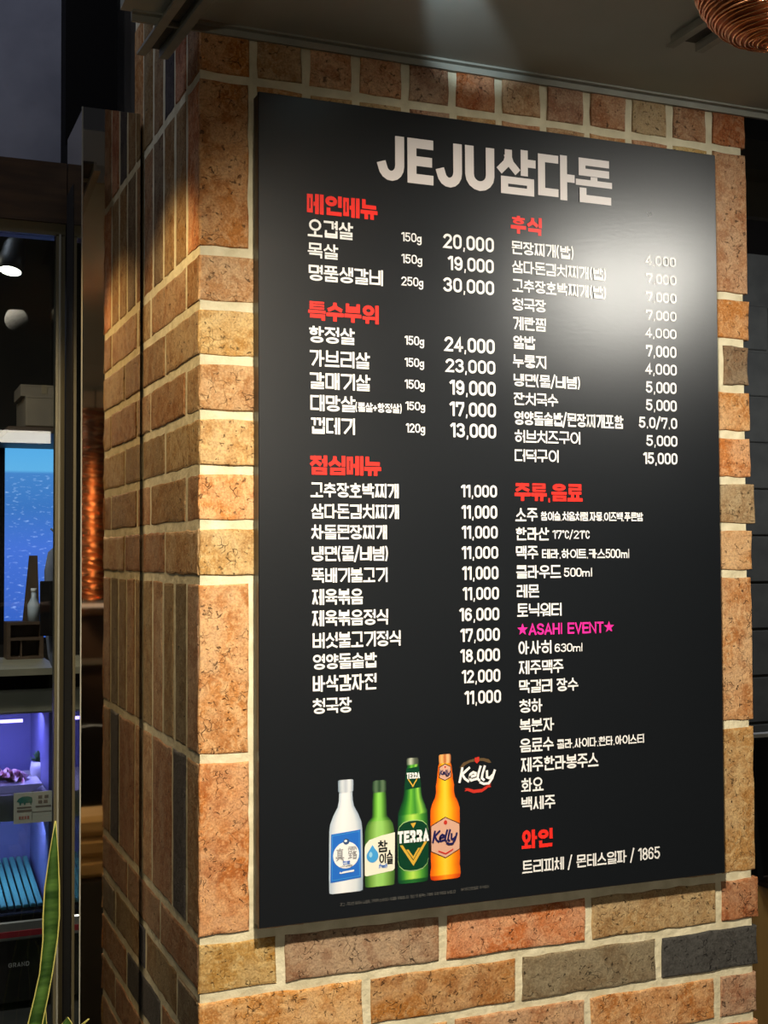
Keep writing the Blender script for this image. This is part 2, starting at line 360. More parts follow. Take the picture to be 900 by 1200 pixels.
# rails under the soffit
def rail(label, a, b, wd, hh, pos):
    a = Vector(a); b = Vector(b); d = (b-a).normalized(); n = Vector((-d.y, d.x, 0)); r = empty('ceiling_rail', tuple((a+b)/2))
    tag(r, label, 'rail', None)
    def slab(n0, n1, z0, z1, e=0):
        g = Geo(); P = []
        for p in (a+d*e, b):
            for nn, zz in ((n0, z0), (n1, z0), (n1, z1), (n0, z1)): q = p+n*nn; P.append((q.x-(a.x+b.x)/2, q.y-(a.y+b.y)/2, zz-(a.z+b.z)/2))
        g.add(P, [(0, 1, 2, 3), (7, 6, 5, 4), (0, 4, 5, 1), (1, 5, 6, 2), (2, 6, 7, 3), (3, 7, 4, 0)]); return g
    z = a.z; t = .07
    slab(-wd/2, -wd/2+t, z-hh, z).put('flange', STEEL, r); slab(wd/2-t, wd/2, z-hh, z).put('flange', STEEL, r)
    slab(-wd/2+t, wd/2-t, z-.05, z).put('channel_back', DARKSTEEL, r)
    slab(-wd/2-.10, -wd/2, z-hh, z-hh+.05).put('lip', STEEL, r); slab(wd/2, wd/2+.10, z-hh, z-hh+.05).put('lip', STEEL, r)
    return r
rail('pale metal channel rail poking past the soffit edge above the pillar corner', (-.60, 1.26, 16.56), (-.22, -5.4, 16.56), .40, .22, 0)
rail('metal channel rail under the soffit beside the copper lamp', (8.62, -2.75, 16.56), (8.55, -9.5, 16.56), .62, .22, 0)

# copper wire pendant at the top right
COPPER = mat('copper_wire', (.92, .44, .22), .26, 1); COPPERIN = mat('copper_shell', (.40, .13, .05), .45, 1)
BULB = mat('lamp_bulb', (1, .8, .5), .4, 0, (1, .62, .3), 12)
def wire_lamp(loc, R, hgt, label, turns, top, cat='lamp', squash=1.0, power=None):
    """globe or cylinder of wound copper wire around an inner shell"""
    r = empty('pendant_lamp', loc); tag(r, label, cat)
    def rad(t):       # t 0 bottom .. 1 top
        if hgt is None: return R*math.sin(math.acos(max(-1, min(1, 1-2*t))))
        return R*(1-.12*math.sin(t*math.pi))
    HH = 2*R*squash if hgt is None else hgt
    g = Geo(); g.lathe([(max(rad(t/24.)*.97, .02), t/24.*HH) for t in range(25)], 0, 0, 40); g.put('shell', COPPERIN, r)
    g = Geo(); pts = []; N = turns*28
    wr_ = R*.014 if hgt is None else HH/turns*.42
    for i in range(N+1):
        t = i/N; tt = t if hgt is not None else (1-math.cos(math.pi*t))/2
        a = 2*math.pi*turns*t; rr = max(rad(tt), .02)+wr_*.3*math.sin(a*3.7); pts.append((rr*math.cos(a), rr*math.sin(a), tt*HH+wr_*math.sin(a*2.3)))
    g.tube(pts, wr_, 5); w_ = g.put('wire_winding', COPPER, r); w_['kind'] = 'stuff'
    g = Geo(); g.tube([(0, 0, HH*.98), (0, 0, top-loc[2])], R*.03, 8); g.put('cord', BLACK, r)
    g = Geo(); g.lathe([(.02, HH*1.02), (R*.22, HH*1.0), (R*.25, HH*.9)], 0, 0, 20); g.put('cap', DARKSTEEL, r)
    return r
LP = (2.988, -12.016, 12.864)
RL = .80
wire_lamp((LP[0], LP[1], LP[2]-RL), RL, None, 'round pendant lamp of wound copper wire hanging at the top right', 58, CEIL)
spot('globe_fill', (2.0, -19, 6.0), LP, 8, (1, .84, .62), 16, .5, .08)  # added spot that brightens the copper globe from outside

# ---------------------------------------------------------------- menu board
BY = -.40
board = empty('menu_board', (6.16, -.03, .15)); tag(board, 'large black restaurant menu board with white Korean dishes and prices on the brick pillar', 'sign')
def chb(o): o.location = o.location-board.location; o.parent = board; return o
BC = [(0.933, 15.322), (11.023, 15.342), (11.122, 0.304), (1.042, 0.141)]
bx0 = (BC[0][0]+BC[3][0])/2; bx1 = (BC[1][0]+BC[2][0])/2; bz1 = (BC[0][1]+BC[1][1])/2; bz0 = (BC[2][1]+BC[3][1])/2
SHEAR = (BC[3][0]-BC[0][0]+BC[2][0]-BC[1][0])/2     # the board hangs slightly askew
def hang(x, z): return x
g = Geo(); g.box(bx0, BY, bz0, bx1, BY+.07, bz1, .012); chb(g.put('face_panel', BOARD))
g = Geo(); g.box(bx0+.02, BY+.085, bz0+.02, bx1-.02, -.05, bz1-.02); chb(g.put('backing_panel', mat('black_backing', (.012, .012, .012), .45)))

# --- stroke lettering: every glyph is drawn with strokes of one thickness
def ring(cx, cy, rx, ry, n=14):
    return [(cx+rx*math.cos(2*math.pi*k/n+math.pi/2), cy+ry*math.sin(2*math.pi*k/n+math.pi/2)) for k in range(n)]+['c']
def rrect(x0, y0, x1, y1, r):
    P = []
    for cx, cy, a0 in ((x1-r, y1-r, 0), (x0+r, y1-r, 90), (x0+r, y0+r, 180), (x1-r, y0+r, 270)):
        for k in range(4): a = math.radians(a0+k*30); P.append((cx+r*math.cos(a), cy+r*math.sin(a)))
    return P+['c']
CHO = 'ㄱㄲㄴㄷㄸㄹㅁㅂㅃㅅㅆㅇㅈㅉㅊㅋㅌㅍㅎ'
JUNG = 'ㅏㅐㅑㅒㅓㅔㅕㅖㅗㅘㅙㅚㅛㅜㅝㅞㅟㅠㅡㅢㅣ'
JONG = ['', 'ㄱ', 'ㄲ', 'ㄳ', 'ㄴ', 'ㄵ', 'ㄶ', 'ㄷ', 'ㄹ', 'ㄺ', 'ㄻ', 'ㄼ', 'ㄽ', 'ㄾ', 'ㄿ', 'ㅀ', 'ㅁ', 'ㅂ', 'ㅄ', 'ㅅ', 'ㅆ', 'ㅇ', 'ㅈ', 'ㅊ', 'ㅋ', 'ㅌ', 'ㅍ', 'ㅎ']
NB = {'ㄹ': 3, 'ㅌ': 3, 'ㅂ': 2.2, 'ㅍ': 2.2, 'ㅋ': 2.2, 'ㅁ': 2, 'ㅇ': 2, 'ㄷ': 2, 'ㅎ': 3.4, 'ㅊ': 2.6, 'ㅈ': 2.2, 'ㅅ': 1.6}
NV = {'ㅂ': 2, 'ㅍ': 2, 'ㅁ': 2, 'ㅇ': 2, 'ㄹ': 2}
def jamo(c, x0, y0, x1, y1, t, r, tall=False):
    """strokes of a consonant inside the outer box; t weight, r = width scale / height scale"""
    dbl = {'ㄲ': 'ㄱ', 'ㄸ': 'ㄷ', 'ㅃ': 'ㅂ', 'ㅆ': 'ㅅ', 'ㅉ': 'ㅈ'}
    if c in dbl:
        m = (x0+x1)/2; return jamo(dbl[c], x0, y0, m-.018, y1, t, r, tall)+jamo(dbl[c], m+.018, y0, x1, y1, t, r, tall)
    n = NB.get(c, 1); tv = min(t, (y1-y0)/(n+(n-1)*.42+.001) if n > 1 else t)
    th = min(t, (x1-x0)*r/(2.5 if c in NV else 4.2 if c in 'ㅅㅈㅊ' and x1-x0 < .36 else 2.1))
    hx = th/2/r; hy = tv/2; X0, Y0, X1, Y1 = x0+hx, y0+hy, x1-hx, y1-hy; W = X1-X0; Hh = Y1-Y0
    p = lambda *a: ([(X0+W*u, Y0+Hh*v) for u, v in a], th, tv, False)
    pc_ = lambda *a: ([(X0+W*u, Y0+Hh*v) for u, v in a], th, tv, True)
    if c == 'ㄱ': return [p((0, 1), (1, 1), (.92, .55), (.30, 0))] if tall else [p((0, 1), (1, 1), (1, 0))]
    if c == 'ㄴ': return [p((0, 1), (0, 0), (1, 0))]
    if c == 'ㄷ': return [p((1, 1), (0, 1), (0, 0), (1, 0))]
    if c == 'ㄹ': return [p((0, 1), (1, 1), (1, .5), (0, .5), (0, 0), (1, 0))]
    if c == 'ㅁ': return [pc_((0, 0), (1, 0), (1, 1), (0, 1))]
    if c == 'ㅂ': return [p((0, 1), (0, 0), (1, 0), (1, 1)), p((0, .5), (1, .5))]
    if c == 'ㅅ': return [p((.5, 1), (.5, .72), (.36, .36), (0, 0)), p((.5, .72), (.64, .36), (1, 0))]
    if c == 'ㅇ': return [([(q[0], q[1]) for q in ring((X0+X1)/2, (Y0+Y1)/2, W/2, Hh/2)[:-1]], th, tv, True)]
    if c == 'ㅈ': return [p((0, 1), (1, 1)), p((.5, 1), (.42, .5), (0, 0)), p((.46, .6), (.66, .3), (1, 0))]
    if c == 'ㅊ': return [p((.5, 1.02), (.5, .8)), p((0, .70), (1, .70)), p((.5, .70), (.42, .35), (0, 0)), p((.46, .42), (.68, .22), (1, 0))]
    if c == 'ㅋ': return [p((0, 1), (1, 1), (1, 0)), p((0, .5), (1, .5))]
    if c == 'ㅌ': return [p((1, 1), (0, 1), (0, 0), (1, 0)), p((0, .5), (1, .5))]
    if c == 'ㅍ': return [p((0, 1), (1, 1)), p((0, 0), (1, 0)), p((.27, 1), (.27, 0)), p((.73, 1), (.73, 0))]
    if c == 'ㅎ':
        return [p((.5, 1.02), (.5, .9)), p((0, .74), (1, .74)), ([(q[0], q[1]) for q in ring((X0+X1)/2, Y0+Hh*.24, W*.42, Hh*.24)[:-1]], th, tv, True)]
    return []
def hangul(ch, t, r=1.0):
    k = ord(ch)-0xAC00; c, v, f = CHO[k//588], JUNG[(k % 588)//28], JONG[k % 28]; S_ = []; hx = t/2/r
    vert = v in 'ㅏㅐㅑㅒㅓㅔㅕㅖㅣ'; fy = (.43 if f in 'ㄹㅌㅂㅍㄲ' else .38) if f else 0; low = fy+.05 if f else 0
    L_ = lambda pts, tv=None: S_.append((pts, t, tv or t, False))
    if vert:
        two = v in 'ㅐㅒㅔㅖ'; gap2 = max(.20, hx*2+.055)
        right = 1-hx-.01
        if v in 'ㅏㅑ': stems = [1-hx-.19]
        elif two: stems = [right-gap2, right]
        else: stems = [right]
        tick = v in 'ㅓㅕㅔㅖ'; ix1 = stems[0]-hx-(.13 if tick else .05)
        for s_ in stems: L_([(s_, 1-t/2), (s_, low+t/2)])
        mid = (1+low)/2; dv = .15*(1-low)+.015; hs = (mid,) if v in 'ㅏㅐㅓㅔ' else () if v == 'ㅣ' else (mid+dv, mid-dv)
        tv = min(t, (1-low)*.24 if len(hs) == 2 else t)
        for y in hs:
            if v in 'ㅏㅑ': L_([(stems[0], y), (1.015-hx, y)], tv)
            elif v in 'ㅐㅒ': L_([(stems[0], y), (stems[1], y)], tv)
            else: L_([(stems[0], y), (ix1+.04+hx, y)], tv)
        S_ += jamo(c, .03, low+(.03 if f else .05), ix1, 1 if c in 'ㅊㅎ' else .97, t, r, tall=not f)
    elif v in 'ㅗㅛㅜㅠㅡ':
        tb = t if not f else t*.78; y1 = 1.0
        if f:
            fy = .37 if f in 'ㄹㅂㅌㄲ' else .33
            if v == 'ㅡ': vy = fy+.05+tb/2; iy0 = vy+tb/2+.05
            elif v in 'ㅗㅛ': vy = fy+.05+tb/2; iy0 = vy+tb/2+.085
            else: vy = fy+.045+.07+tb/2; iy0 = vy+tb/2+.045
        else:
            if v == 'ㅡ': vy = .08; iy0 = .30
            elif v in 'ㅗㅛ': vy = tb/2; iy0 = vy+tb/2+.20
            else: vy = .36; iy0 = vy+tb/2+.06
        xs = (.5,) if v in 'ㅗㅜ' else (.33, .67) if v in 'ㅛㅠ' else ()
        L_([(hx, vy), (1-hx, vy)], tb)
        for x in xs:
            if v in 'ㅗㅛ': L_([(x, vy), (x, iy0-.01-tb/2)], tb)
            else: L_([(x, vy), (x, (fy+.03+tb/2) if f else t/2)], tb)
        S_ += jamo(c, .08, iy0, .92, y1, t, r)
    else:
        two = v in 'ㅙㅞ'; right = 1-hx-.01
        sx = [right-.2, right] if two else [1-hx-.11] if v == 'ㅘ' else [right]
        for s_ in sx: L_([(s_, 1-t/2), (s_, low+t/2)])
        bw = sx[0]-hx-.05; tb = t*.85 if not f else t*.7
        if v in 'ㅘㅙㅚ':
            vy = low+tb/2+.02; iy = vy+tb/2+(.12 if not f else .07); L_([(.02+hx, vy), (bw-hx+.02, vy)], tb); L_([(bw*.5, vy), (bw*.5, iy-tb/2)], tb)
        elif v in 'ㅝㅞㅟ':
            vy = low+(.30 if not f else .17); iy = vy+tb/2+.045; L_([(.02+hx, vy), (bw-hx+.03, vy)], tb); L_([(bw*.42, vy), (bw*.42, low+tb/2)], tb)
        else: vy = low+tb/2+.02; iy = vy+tb/2+.07; L_([(.02+hx, vy), (bw, vy)], tb)
        if v in 'ㅘㅙ': L_([(sx[0], .56 if not f else .7), (1.02-hx, .56 if not f else .7)], tb)
        if v == 'ㅝ': L_([(sx[0], low+.12), (bw*.66, low+.12)], tb)
        S_ += jamo(c, .05, iy, bw, 1.0, t*.95, r)
    if f: S_ += jamo(f, .10, 0, .97, fy, t, r)
    return S_
def advance(ch):
    if 0xAC00 <= ord(ch) <= 0xD7A3: return 1.0
    return {'0': .60, '1': .36, ',': .2, '.': .2, ':': .24, '/': .42, '|': .3, '(': .30, ')': .30, '+': .55, '℃': .78, 'm': .84, 'l': .22, 'g': .52, 'J': .58, 'E': .58, 'U': .68, 'A': .66, 'S': .60, 'H': .62, 'I': .2, 'V': .62,
            'N': .64, 'T': .58, 'R': .62, 'G': .66, 'D': .62, 'K': .64, 'O': .66, 'e': .50, 'y': .54, 'f': .34, 'r': .32, 's': .36, 'h': .42, 'i': .18, 'n': .42, 'o': .5, ' ': .34, '★': .92}.get(ch, .60)
def latin(ch, t, r=1.0):
    w = advance(ch); hx = min(t, w*r/2.3)/2/r; h = t/2; th = hx*2*r
    def a(*sts):
        out = []
        for st in sts:
            cl = st[-1] == 'c'; pts = st[:-1] if cl else st
            out.append(([(hx+u*(w-2*hx), h+v*(1-t)) for u, v in pts], th, t, cl))
        return out
    def raw(*sts): return [(st[:-1] if st[-1] == 'c' else st, th, t, st[-1] == 'c') for st in sts]
    def arc(cx, cy, rx, ry, a0, a1, n=8): return [(cx+rx*math.cos(math.radians(a0+(a1-a0)*k/n)), cy+ry*math.sin(math.radians(a0+(a1-a0)*k/n))) for k in range(n+1)]
    if ch == '0': return a(arc(.5, .72, .5, .28, 0, 180)+arc(.5, .28, .5, .28, 180, 360)+['c'])
    if ch == 'O': return a(arc(.5, .70, .5, .3, 0, 180)+arc(.5, .3, .5, .3, 180, 360)+['c'])
    if ch == '1': return a([(0, .88), (.5, 1), (1, 1), (1, 0)])
    if ch == '2': return a(arc(.5, .74, .5, .26, 165, -25)+[(0, 0), (1, 0)])
    if ch == '3': return a(arc(.48, .76, .48, .24, 155, -80), arc(.48, .27, .52, .27, 85, -155))
    if ch == '4': return a([(.72, 0), (.72, 1), (0, .27), (1.05, .27)])
    if ch == '5': return a([(.92, 1), (.1, 1), (.06, .56)]+arc(.46, .32, .54, .32, 90, -155))
    if ch == '6': return a(arc(.5, .30, .5, .30, 0, 345)+['c'], arc(.5, .66, .5, .34, 35, 180)+[(0, .30)])
    if ch == '7': return a([(0, .78), (0, 1), (1, 1), (1, .78), (.45, 0)])
    if ch == '8': return a(arc(.5, .77, .44, .23, 0, 345)+['c'], arc(.5, .27, .5, .27, 0, 345)+['c'])
    if ch == '9': return a(arc(.5, .70, .5, .30, 0, 345)+['c'], [(1, .68)]+arc(.5, .34, .5, .34, 0, -145))
    if ch == ',': return raw([(.11, .06), (.09, -.06)])
    if ch == '.': return raw([(.10, .03), (.10, .07)])
    if ch == ':': return raw([(.10, .12), (.10, .24)], [(.10, .6), (.10, .72)])
    if ch == '/': return raw([(.04, -.02), (.36, 1.02)])
    if ch == '|': return raw([(.1, 0), (.1, 1)])
    if ch == '(': return raw(arc(.36, .5, .26, .60, 130, 230, 6))
    if ch == ')': return raw(arc(-.08, .5, .26, .60, 50, -50, 6))
    if ch == '+': return raw([(.05, .45), (.5, .45)], [(.275, .22), (.275, .68)])
    if ch == '℃': return raw(ring(.12, .86, .09, .08, 8), [(x*.36+.36, h+y*(1-t)) for x, y in arc(.5, .68, .5, .32, 15, 180)+arc(.5, .32, .5, .32, 180, 345)])
    if ch == 'm': return raw([(hx, h), (hx, .64-h)], [(hx, .42)]+arc(.25, .46, .17, .62-h-.46, 150, 0)+[(.42, h)], [(.42, .42)]+arc(.6, .46, .17, .62-h-.46, 150, 0)+[(.77, h)])
    if ch == 'l': return raw([(.1, h), (.1, 1-h)])
    if ch == 'g': return raw(ring(.24, .36, .19, .24, 12), [(.44, .6), (.44, .0)]+arc(.24, -.06, .2, .17, 0, -150))
    if ch == 'J': return a([(1, 1.0), (1, .3)]+arc(.5, .3, .5, .30, 0, -170))
    if ch == 'E': return a([(1, 1), (0, 1), (0, 0), (1, 0)], [(0, .5), (.92, .5)])
    if ch == 'U': return a([(0, 1.0)]+arc(.5, .32, .5, .32, 180, 360)+[(1, 1.0)])
    if ch == 'A': return a([(0, 0), (.5, 1), (1, 0)], [(.22, .3), (.78, .3)])
    if ch == 'S': return a(arc(.5, .75, .5, .25, 20, 255)+arc(.5, .25, .5, .25, 75, -160))
    if ch == 'H': return a([(0, 0), (0, 1)], [(1, 0), (1, 1)], [(0, .5), (1, .5)])
    if ch in 'I': return a([(.5, 0), (.5, 1)])
    if ch == 'V': return a([(0, 1.0), (.5, 0), (1, 1.0)])
    if ch == 'N': return a([(0, 0), (0, 1), (1, 0), (1, 1)])
    if ch == 'T': return a([(0, 1), (1, 1)], [(.5, 1), (.5, 0)])
    if ch == 'R': return a([(0, 0), (0, 1), (.6, 1)]+arc(.6, .73, .4, .27, 70, -70)+[(.6, .46), (0, .46)], [(.5, .46), (1, 0)])
    if ch == 'G': return a(arc(.5, .7, .5, .3, 20, 180)+arc(.5, .3, .5, .3, 180, 360)+[(1, .48), (.55, .48)])
    if ch == 'D': return a([(0, 0), (0, 1), (.5, 1)]+arc(.5, .7, .5, .3, 90, 0)+arc(.5, .3, .5, .3, 0, -90)+['c'])
    if ch == 'K': return a([(0, 0), (0, 1)], [(1, 1), (.1, .42)], [(.3, .58), (1, 0)])
    if ch == 'e': return raw([(.04, .34)]+[(x_*.5, y_) for x_, y_ in [(.92, .34)]+arc(.5, .36, .42, .24, 0, 180)+arc(.5, .28, .42, .24, 180, 320)])
    if ch == 'f': return raw([(.10, -.1), (.14, .8), (.24, 1), (.34, .95)], [(0, .6), (.3, .6)])
    if ch == 'r': return raw([(.03, 0), (.03, .6)], [(.03, .4), (.16, .62), (.32, .58)])
    if ch == 's': return raw([(.32, .6), (.07, .58), (.03, .4), (.29, .25), (.26, .03), (0, .03)])
    if ch == 'h': return raw([(.04, 0), (.04, 1)], [(.04, .45), (.2, .62), (.36, .45), (.36, 0)])
    if ch == '★': return [('star', 0, 0, False)]
    return []
CAPR = True
def ribbon(pts, t, g, y, closed, sx, sy, ox, oz, shear=0, cap=True, tv=None):
    """one polyline turned into a flat mitred band; vertical strokes are t thick, horizontal ones tv; em coordinates scaled by sx, sy"""
    P = [Vector((ox+p[0]*sx+shear*p[1]*sy, oz+p[1]*sy)) for p in pts]
    y = y-.0006*(len(g.f) % 23)
    Q = [P[0]]
    for p in P[1:]:
        if (p-Q[-1]).length > 1e-5: Q.append(p)
    P = Q; n = len(P)
    if n < 2: return
    hw = t*sy/2; hv = (tv or t)*sy/2
    def off(v): return Vector((v.x*hw, v.y*hv))
    if not closed and cap:
        d0 = (P[0]-P[1]).normalized(); d1 = (P[-1]-P[-2]).normalized(); P[0] = P[0]+off(d0); P[-1] = P[-1]+off(d1)
    L = []; R = []
    for i in range(n):
        if closed: a, b = P[i]-P[i-1], P[(i+1) % n]-P[i]
        else: a = P[i]-P[i-1] if i else P[1]-P[0]; b = P[i+1]-P[i] if i < n-1 else P[-1]-P[-2]
        a.normalize(); b.normalize(); na = Vector((-a.y, a.x)); nb = Vector((-b.y, b.x)); mth = na+nb
        if mth.length < .3: mth = na
        mth.normalize(); k = min(1/max(mth.dot(na), .35), 2.0)
        L.append(P[i]+off(mth)*k); R.append(P[i]-off(mth)*k)
    V = [(p.x, y, p.y) for p in L]+[(p.x, y, p.y) for p in R]
    F = [(i, i+1, n+i+1, n+i) for i in range(n-1)]
    if closed: F.append((n-1, 0, n, 2*n-1))
    g.add(V, F)
def star_poly(cx, cz, r, g, y):
    pts = [(cx, y, cz)]
    for k in range(10): a = math.pi/2+k*math.pi/5; rr = r if k % 2 == 0 else r*.42; pts.append((cx+rr*math.cos(a), y, cz+rr*math.sin(a)))
    g.add(pts, [(0, 1+k, 1+(k+1) % 10) for k in range(10)])
def lettering(name, text, x0, x1, z0, z1, m, weight, y, gap=.07, shear=0, parent=None, layout=None):
    sy = z1-z0; ws = [advance(c) for c in text]; tot = sum(ws)+gap*(len(ws)-1); sx = (x1-x0)/tot; r = sx/sy; cur = x0; g = Geo()
    for ch, w_ in zip(text, ws):
        for pts, th, tv, cl in (hangul(ch, weight, r) if 0xAC00 <= ord(ch) <= 0xD7A3 else latin(ch, weight, r)):
            if pts == 'star': star_poly(cur+w_*sx/2, z0+sy*.5, sy*.55, g, y); continue
            ribbon(pts, th, g, y, cl, sx, sy, cur, z0, shear, tv=tv)
        cur += (w_+gap)*sx
    if not g.f: return None
    me = bpy.data.meshes.new(name); me.from_pydata([(a*U, b*U, c*U) for a, b, c in g.v], [], g.f)
    # turn every face towards the reader (-Y)
    bm = bmesh.new(); bm.from_mesh(me); bm.normal_update()
    for f in bm.faces:
        if f.normal.y > 0: f.normal_flip()
    bm.to_mesh(me); bm.free(); me.update()
    o = obj(name, me, m)
    if parent is None: chb(o)
    else: o.parent = parent
    return o
LINES=[('메인메뉴', 1.908, 3.321, 13.182, 13.557, 'h'),
('오겹살', 1.934, 2.822, 12.757, 13.083, 'd'),
('목살', 1.933, 2.523, 12.361, 12.643, 'd'),
('명품생갈비', 1.941, 3.426, 11.939, 12.238, 'd'),
('150g', 3.81, 4.224, 12.835, 13.007, 'n'),
('150g', 3.808, 4.236, 12.417, 12.59, 'n'),
('250g', 3.805, 4.258, 11.987, 12.159, 'n'),
('20,000', 4.688, 5.772, 12.781, 13.066, 'p'),
('19,000', 4.785, 5.768, 12.366, 12.638, 'p'),
('30,000', 4.682, 5.775, 11.939, 12.215, 'p'),
('특수부위', 1.939, 3.336, 11.206, 11.557, 'h'),
('항정살', 1.947, 2.847, 10.79, 11.097, 'd'),
('가브리살', 1.96, 3.145, 10.353, 10.659, 'd'),
('갈매기살', 1.959, 3.153, 9.937, 10.244, 'd'),
('대망살', 1.967, 2.856, 9.532, 9.829, 'd'),
('(뽈살+항정살)', 2.856, 3.802, 9.549, 9.722, 'n'),
('껍데기', 1.979, 2.85, 9.109, 9.414, 'd'),
('150g', 3.867, 4.266, 10.86, 11.032, 'n'),
('150g', 3.865, 4.263, 10.444, 10.611, 'n'),
('150g', 3.863, 4.271, 10.025, 10.196, 'n'),
('150g', 3.875, 4.278, 9.62, 9.778, 'n'),
('120g', 3.882, 4.275, 9.193, 9.364, 'n'),
('24,000', 4.699, 5.776, 10.786, 11.07, 'p'),
('23,000', 4.721, 5.783, 10.384, 10.645, 'p'),
('19,000', 4.804, 5.789, 9.954, 10.237, 'p'),
('17,000', 4.801, 5.786, 9.542, 9.816, 'p'),
('13,000', 4.813, 5.793, 9.132, 9.406, 'p'),
('점심메뉴', 1.964, 3.37, 8.355, 8.712, 'h'),
('고추장호박찌개', 1.976, 3.73, 7.942, 8.211, 'd'),
('삼다돈김치찌개', 1.984, 3.732, 7.551, 7.82, 'd'),
('차돌된장찌개', 1.983, 3.484, 7.169, 7.434, 'd'),
('냉면(물/비빔)', 1.987, 3.511, 6.77, 7.039, 'd'),
('뚝배기불고기', 1.995, 3.49, 6.372, 6.64, 'd'),
('11,000', 5.031, 5.798, 7.982, 8.219, 'p'),
('11,000', 5.039, 5.8, 7.571, 7.822, 'p'),
('11,000', 5.041, 5.807, 7.184, 7.426, 'p'),
('11,000', 5.038, 5.814, 6.793, 7.034, 'p'),
('11,000', 5.045, 5.816, 6.392, 6.647, 'p'),
('제육볶음', 1.994, 2.993, 5.965, 6.255, 'd'),
('제육볶음정식', 1.993, 3.5, 5.577, 5.866, 'd'),
('버섯불고기정식', 2.001, 3.753, 5.175, 5.46, 'd'),
('영양돌솥밥', 2.004, 3.262, 4.787, 5.067, 'd'),
('바삭감자전', 2.003, 3.26, 4.382, 4.679, 'd'),
('청국장', 2.002, 2.759, 3.982, 4.262, 'd'),
('11,000', 5.052, 5.823, 6.002, 6.247, 'p'),
('16,000', 4.979, 5.83, 5.6, 5.849, 'p'),
('17,000', 4.996, 5.836, 5.205, 5.454, 'p'),
('18,000', 4.993, 5.838, 4.812, 5.06, 'p'),
('12,000', 5.02, 5.845, 4.413, 4.662, 'p'),
('11,000', 5.078, 5.852, 4.008, 4.261, 'p'),
('후식', 6.156, 6.849, 13.209, 13.562, 'h'),
('된장찌개(밥)', 6.167, 7.581, 12.795, 13.056, 'd'),
('삼다돈김치찌개(밥)', 6.172, 8.339, 12.423, 12.672, 'd'),
('고추장호박찌개(밥)', 6.178, 8.335, 12.051, 12.3, 'd'),
('청국장', 6.175, 6.924, 11.679, 11.927, 'd'),
('계란찜', 6.185, 6.92, 11.296, 11.556, 'd'),
('4,000', 9.282, 10.022, 12.836, 13.044, 'p'),
('7,000', 9.292, 10.026, 12.459, 12.663, 'p'),
('7,000', 9.287, 10.026, 12.078, 12.286, 'p'),
('7,000', 9.282, 10.02, 11.701, 11.904, 'p'),
('4,000', 9.261, 10.015, 11.332, 11.535, 'p'),
('알밥', 6.182, 6.671, 10.922, 11.182, 'd'),
('누룽지', 6.179, 6.926, 10.551, 10.806, 'd'),
('냉면(물/비빔)', 6.184, 7.702, 10.181, 10.428, 'd'),
('잔치국수', 6.186, 7.18, 9.811, 10.058, 'd'),
('영양돌솥밥/된장찌개포함', 6.191, 8.698, 9.421, 9.688, 'd'),
('허브치즈구이', 6.197, 7.684, 9.072, 9.319, 'd'),
('더덕구이', 6.194, 7.182, 8.695, 8.941, 'd'),
('7,000', 9.271, 10.009, 10.937, 11.175, 'p'),
('4,000', 9.251, 10.014, 10.57, 10.798, 'p'),
('5,000', 9.261, 10.008, 10.187, 10.424, 'p'),
('5,000', 9.256, 10.008, 9.821, 10.053, 'p'),
('5.0/7.0', 9.084, 10.008, 9.458, 9.685, 'p'),
('5,000', 9.256, 10.012, 9.09, 9.313, 'p'),
('15,000', 9.175, 10.007, 8.719, 8.955, 'p'),
('주류.음료', 6.192, 7.724, 7.926, 8.273, 'h'),
('소주', 6.206, 6.698, 7.525, 7.783, 'd'),
('참이슬.처음처럼.자몽.이즈백.푸른밤', 6.769, 9.144, 7.541, 7.718, 'n'),
('한라산', 6.207, 6.948, 7.15, 7.403, 'd'),
('17℃/21℃', 7.033, 7.88, 7.183, 7.348, 'n'),
('맥주', 6.204, 6.7, 6.783, 7.04, 'd'),
('테라.하이트.카스500ml', 6.785, 8.813, 6.792, 6.977, 'n'),
('클라우드', 6.21, 7.214, 6.404, 6.66, 'd'),
('500ml', 7.286, 7.934, 6.425, 6.603, 'n'),
('레몬', 6.216, 6.716, 6.029, 6.281, 'd'),
('토닉워터', 6.226, 7.221, 5.658, 5.914, 'd'),
('★ASAHI EVENT★', 6.223, 8.433, 5.293, 5.516, 'm'),
('아사히', 6.242, 6.986, 4.918, 5.182, 'd'),
('630ml', 7.057, 7.7, 4.94, 5.108, 'n'),
('제주맥주', 6.248, 7.251, 4.533, 4.796, 'd'),
('막걸리 장수', 6.249, 7.58, 4.168, 4.423, 'd'),
('청하', 6.255, 6.764, 3.784, 4.046, 'd'),
('복분자', 6.26, 7.017, 3.407, 3.662, 'd'),
('음료수', 6.261, 7.013, 3.021, 3.283, 'd'),
('콜라.사이다.환타.아이스티', 7.089, 9.107, 3.038, 3.222, 'n'),
('제주한라봉주스', 6.276, 8.034, 2.636, 2.911, 'd'),
('화요', 6.277, 6.772, 2.253, 2.515, 'd'),
('백세주', 6.278, 7.034, 1.891, 2.152, 'd'),
('와인', 6.276, 6.97, 1.147, 1.508, 'h'),
('트리피체 / 몬테스일파 / 1865', 6.294, 9.456, 0.675, 0.924, 'd'),
('JEJU', 3.333, 5.794, 13.969, 14.839, 't'),
('삼다돈', 5.857, 8.49, 13.981, 14.891, 't'),
('경고 : 지나친 음주는 뇌졸중, 기억력 손상이나 치매를 유발합니다. 임신 중 음주는 기형아 출생 위험을 높입니다', 2.517, 4.863, 0.463, 0.52, 'f'),
('하이트진로음료 주식회사', 4.971, 5.57, 0.485, 0.54, 'f')]
NM = {'h': 'heading_lettering', 'd': 'dish_lettering', 'n': 'portion_lettering', 'p': 'price_lettering', 'm': 'event_lettering', 'f': 'small_print', 't': 'title_lettering'}
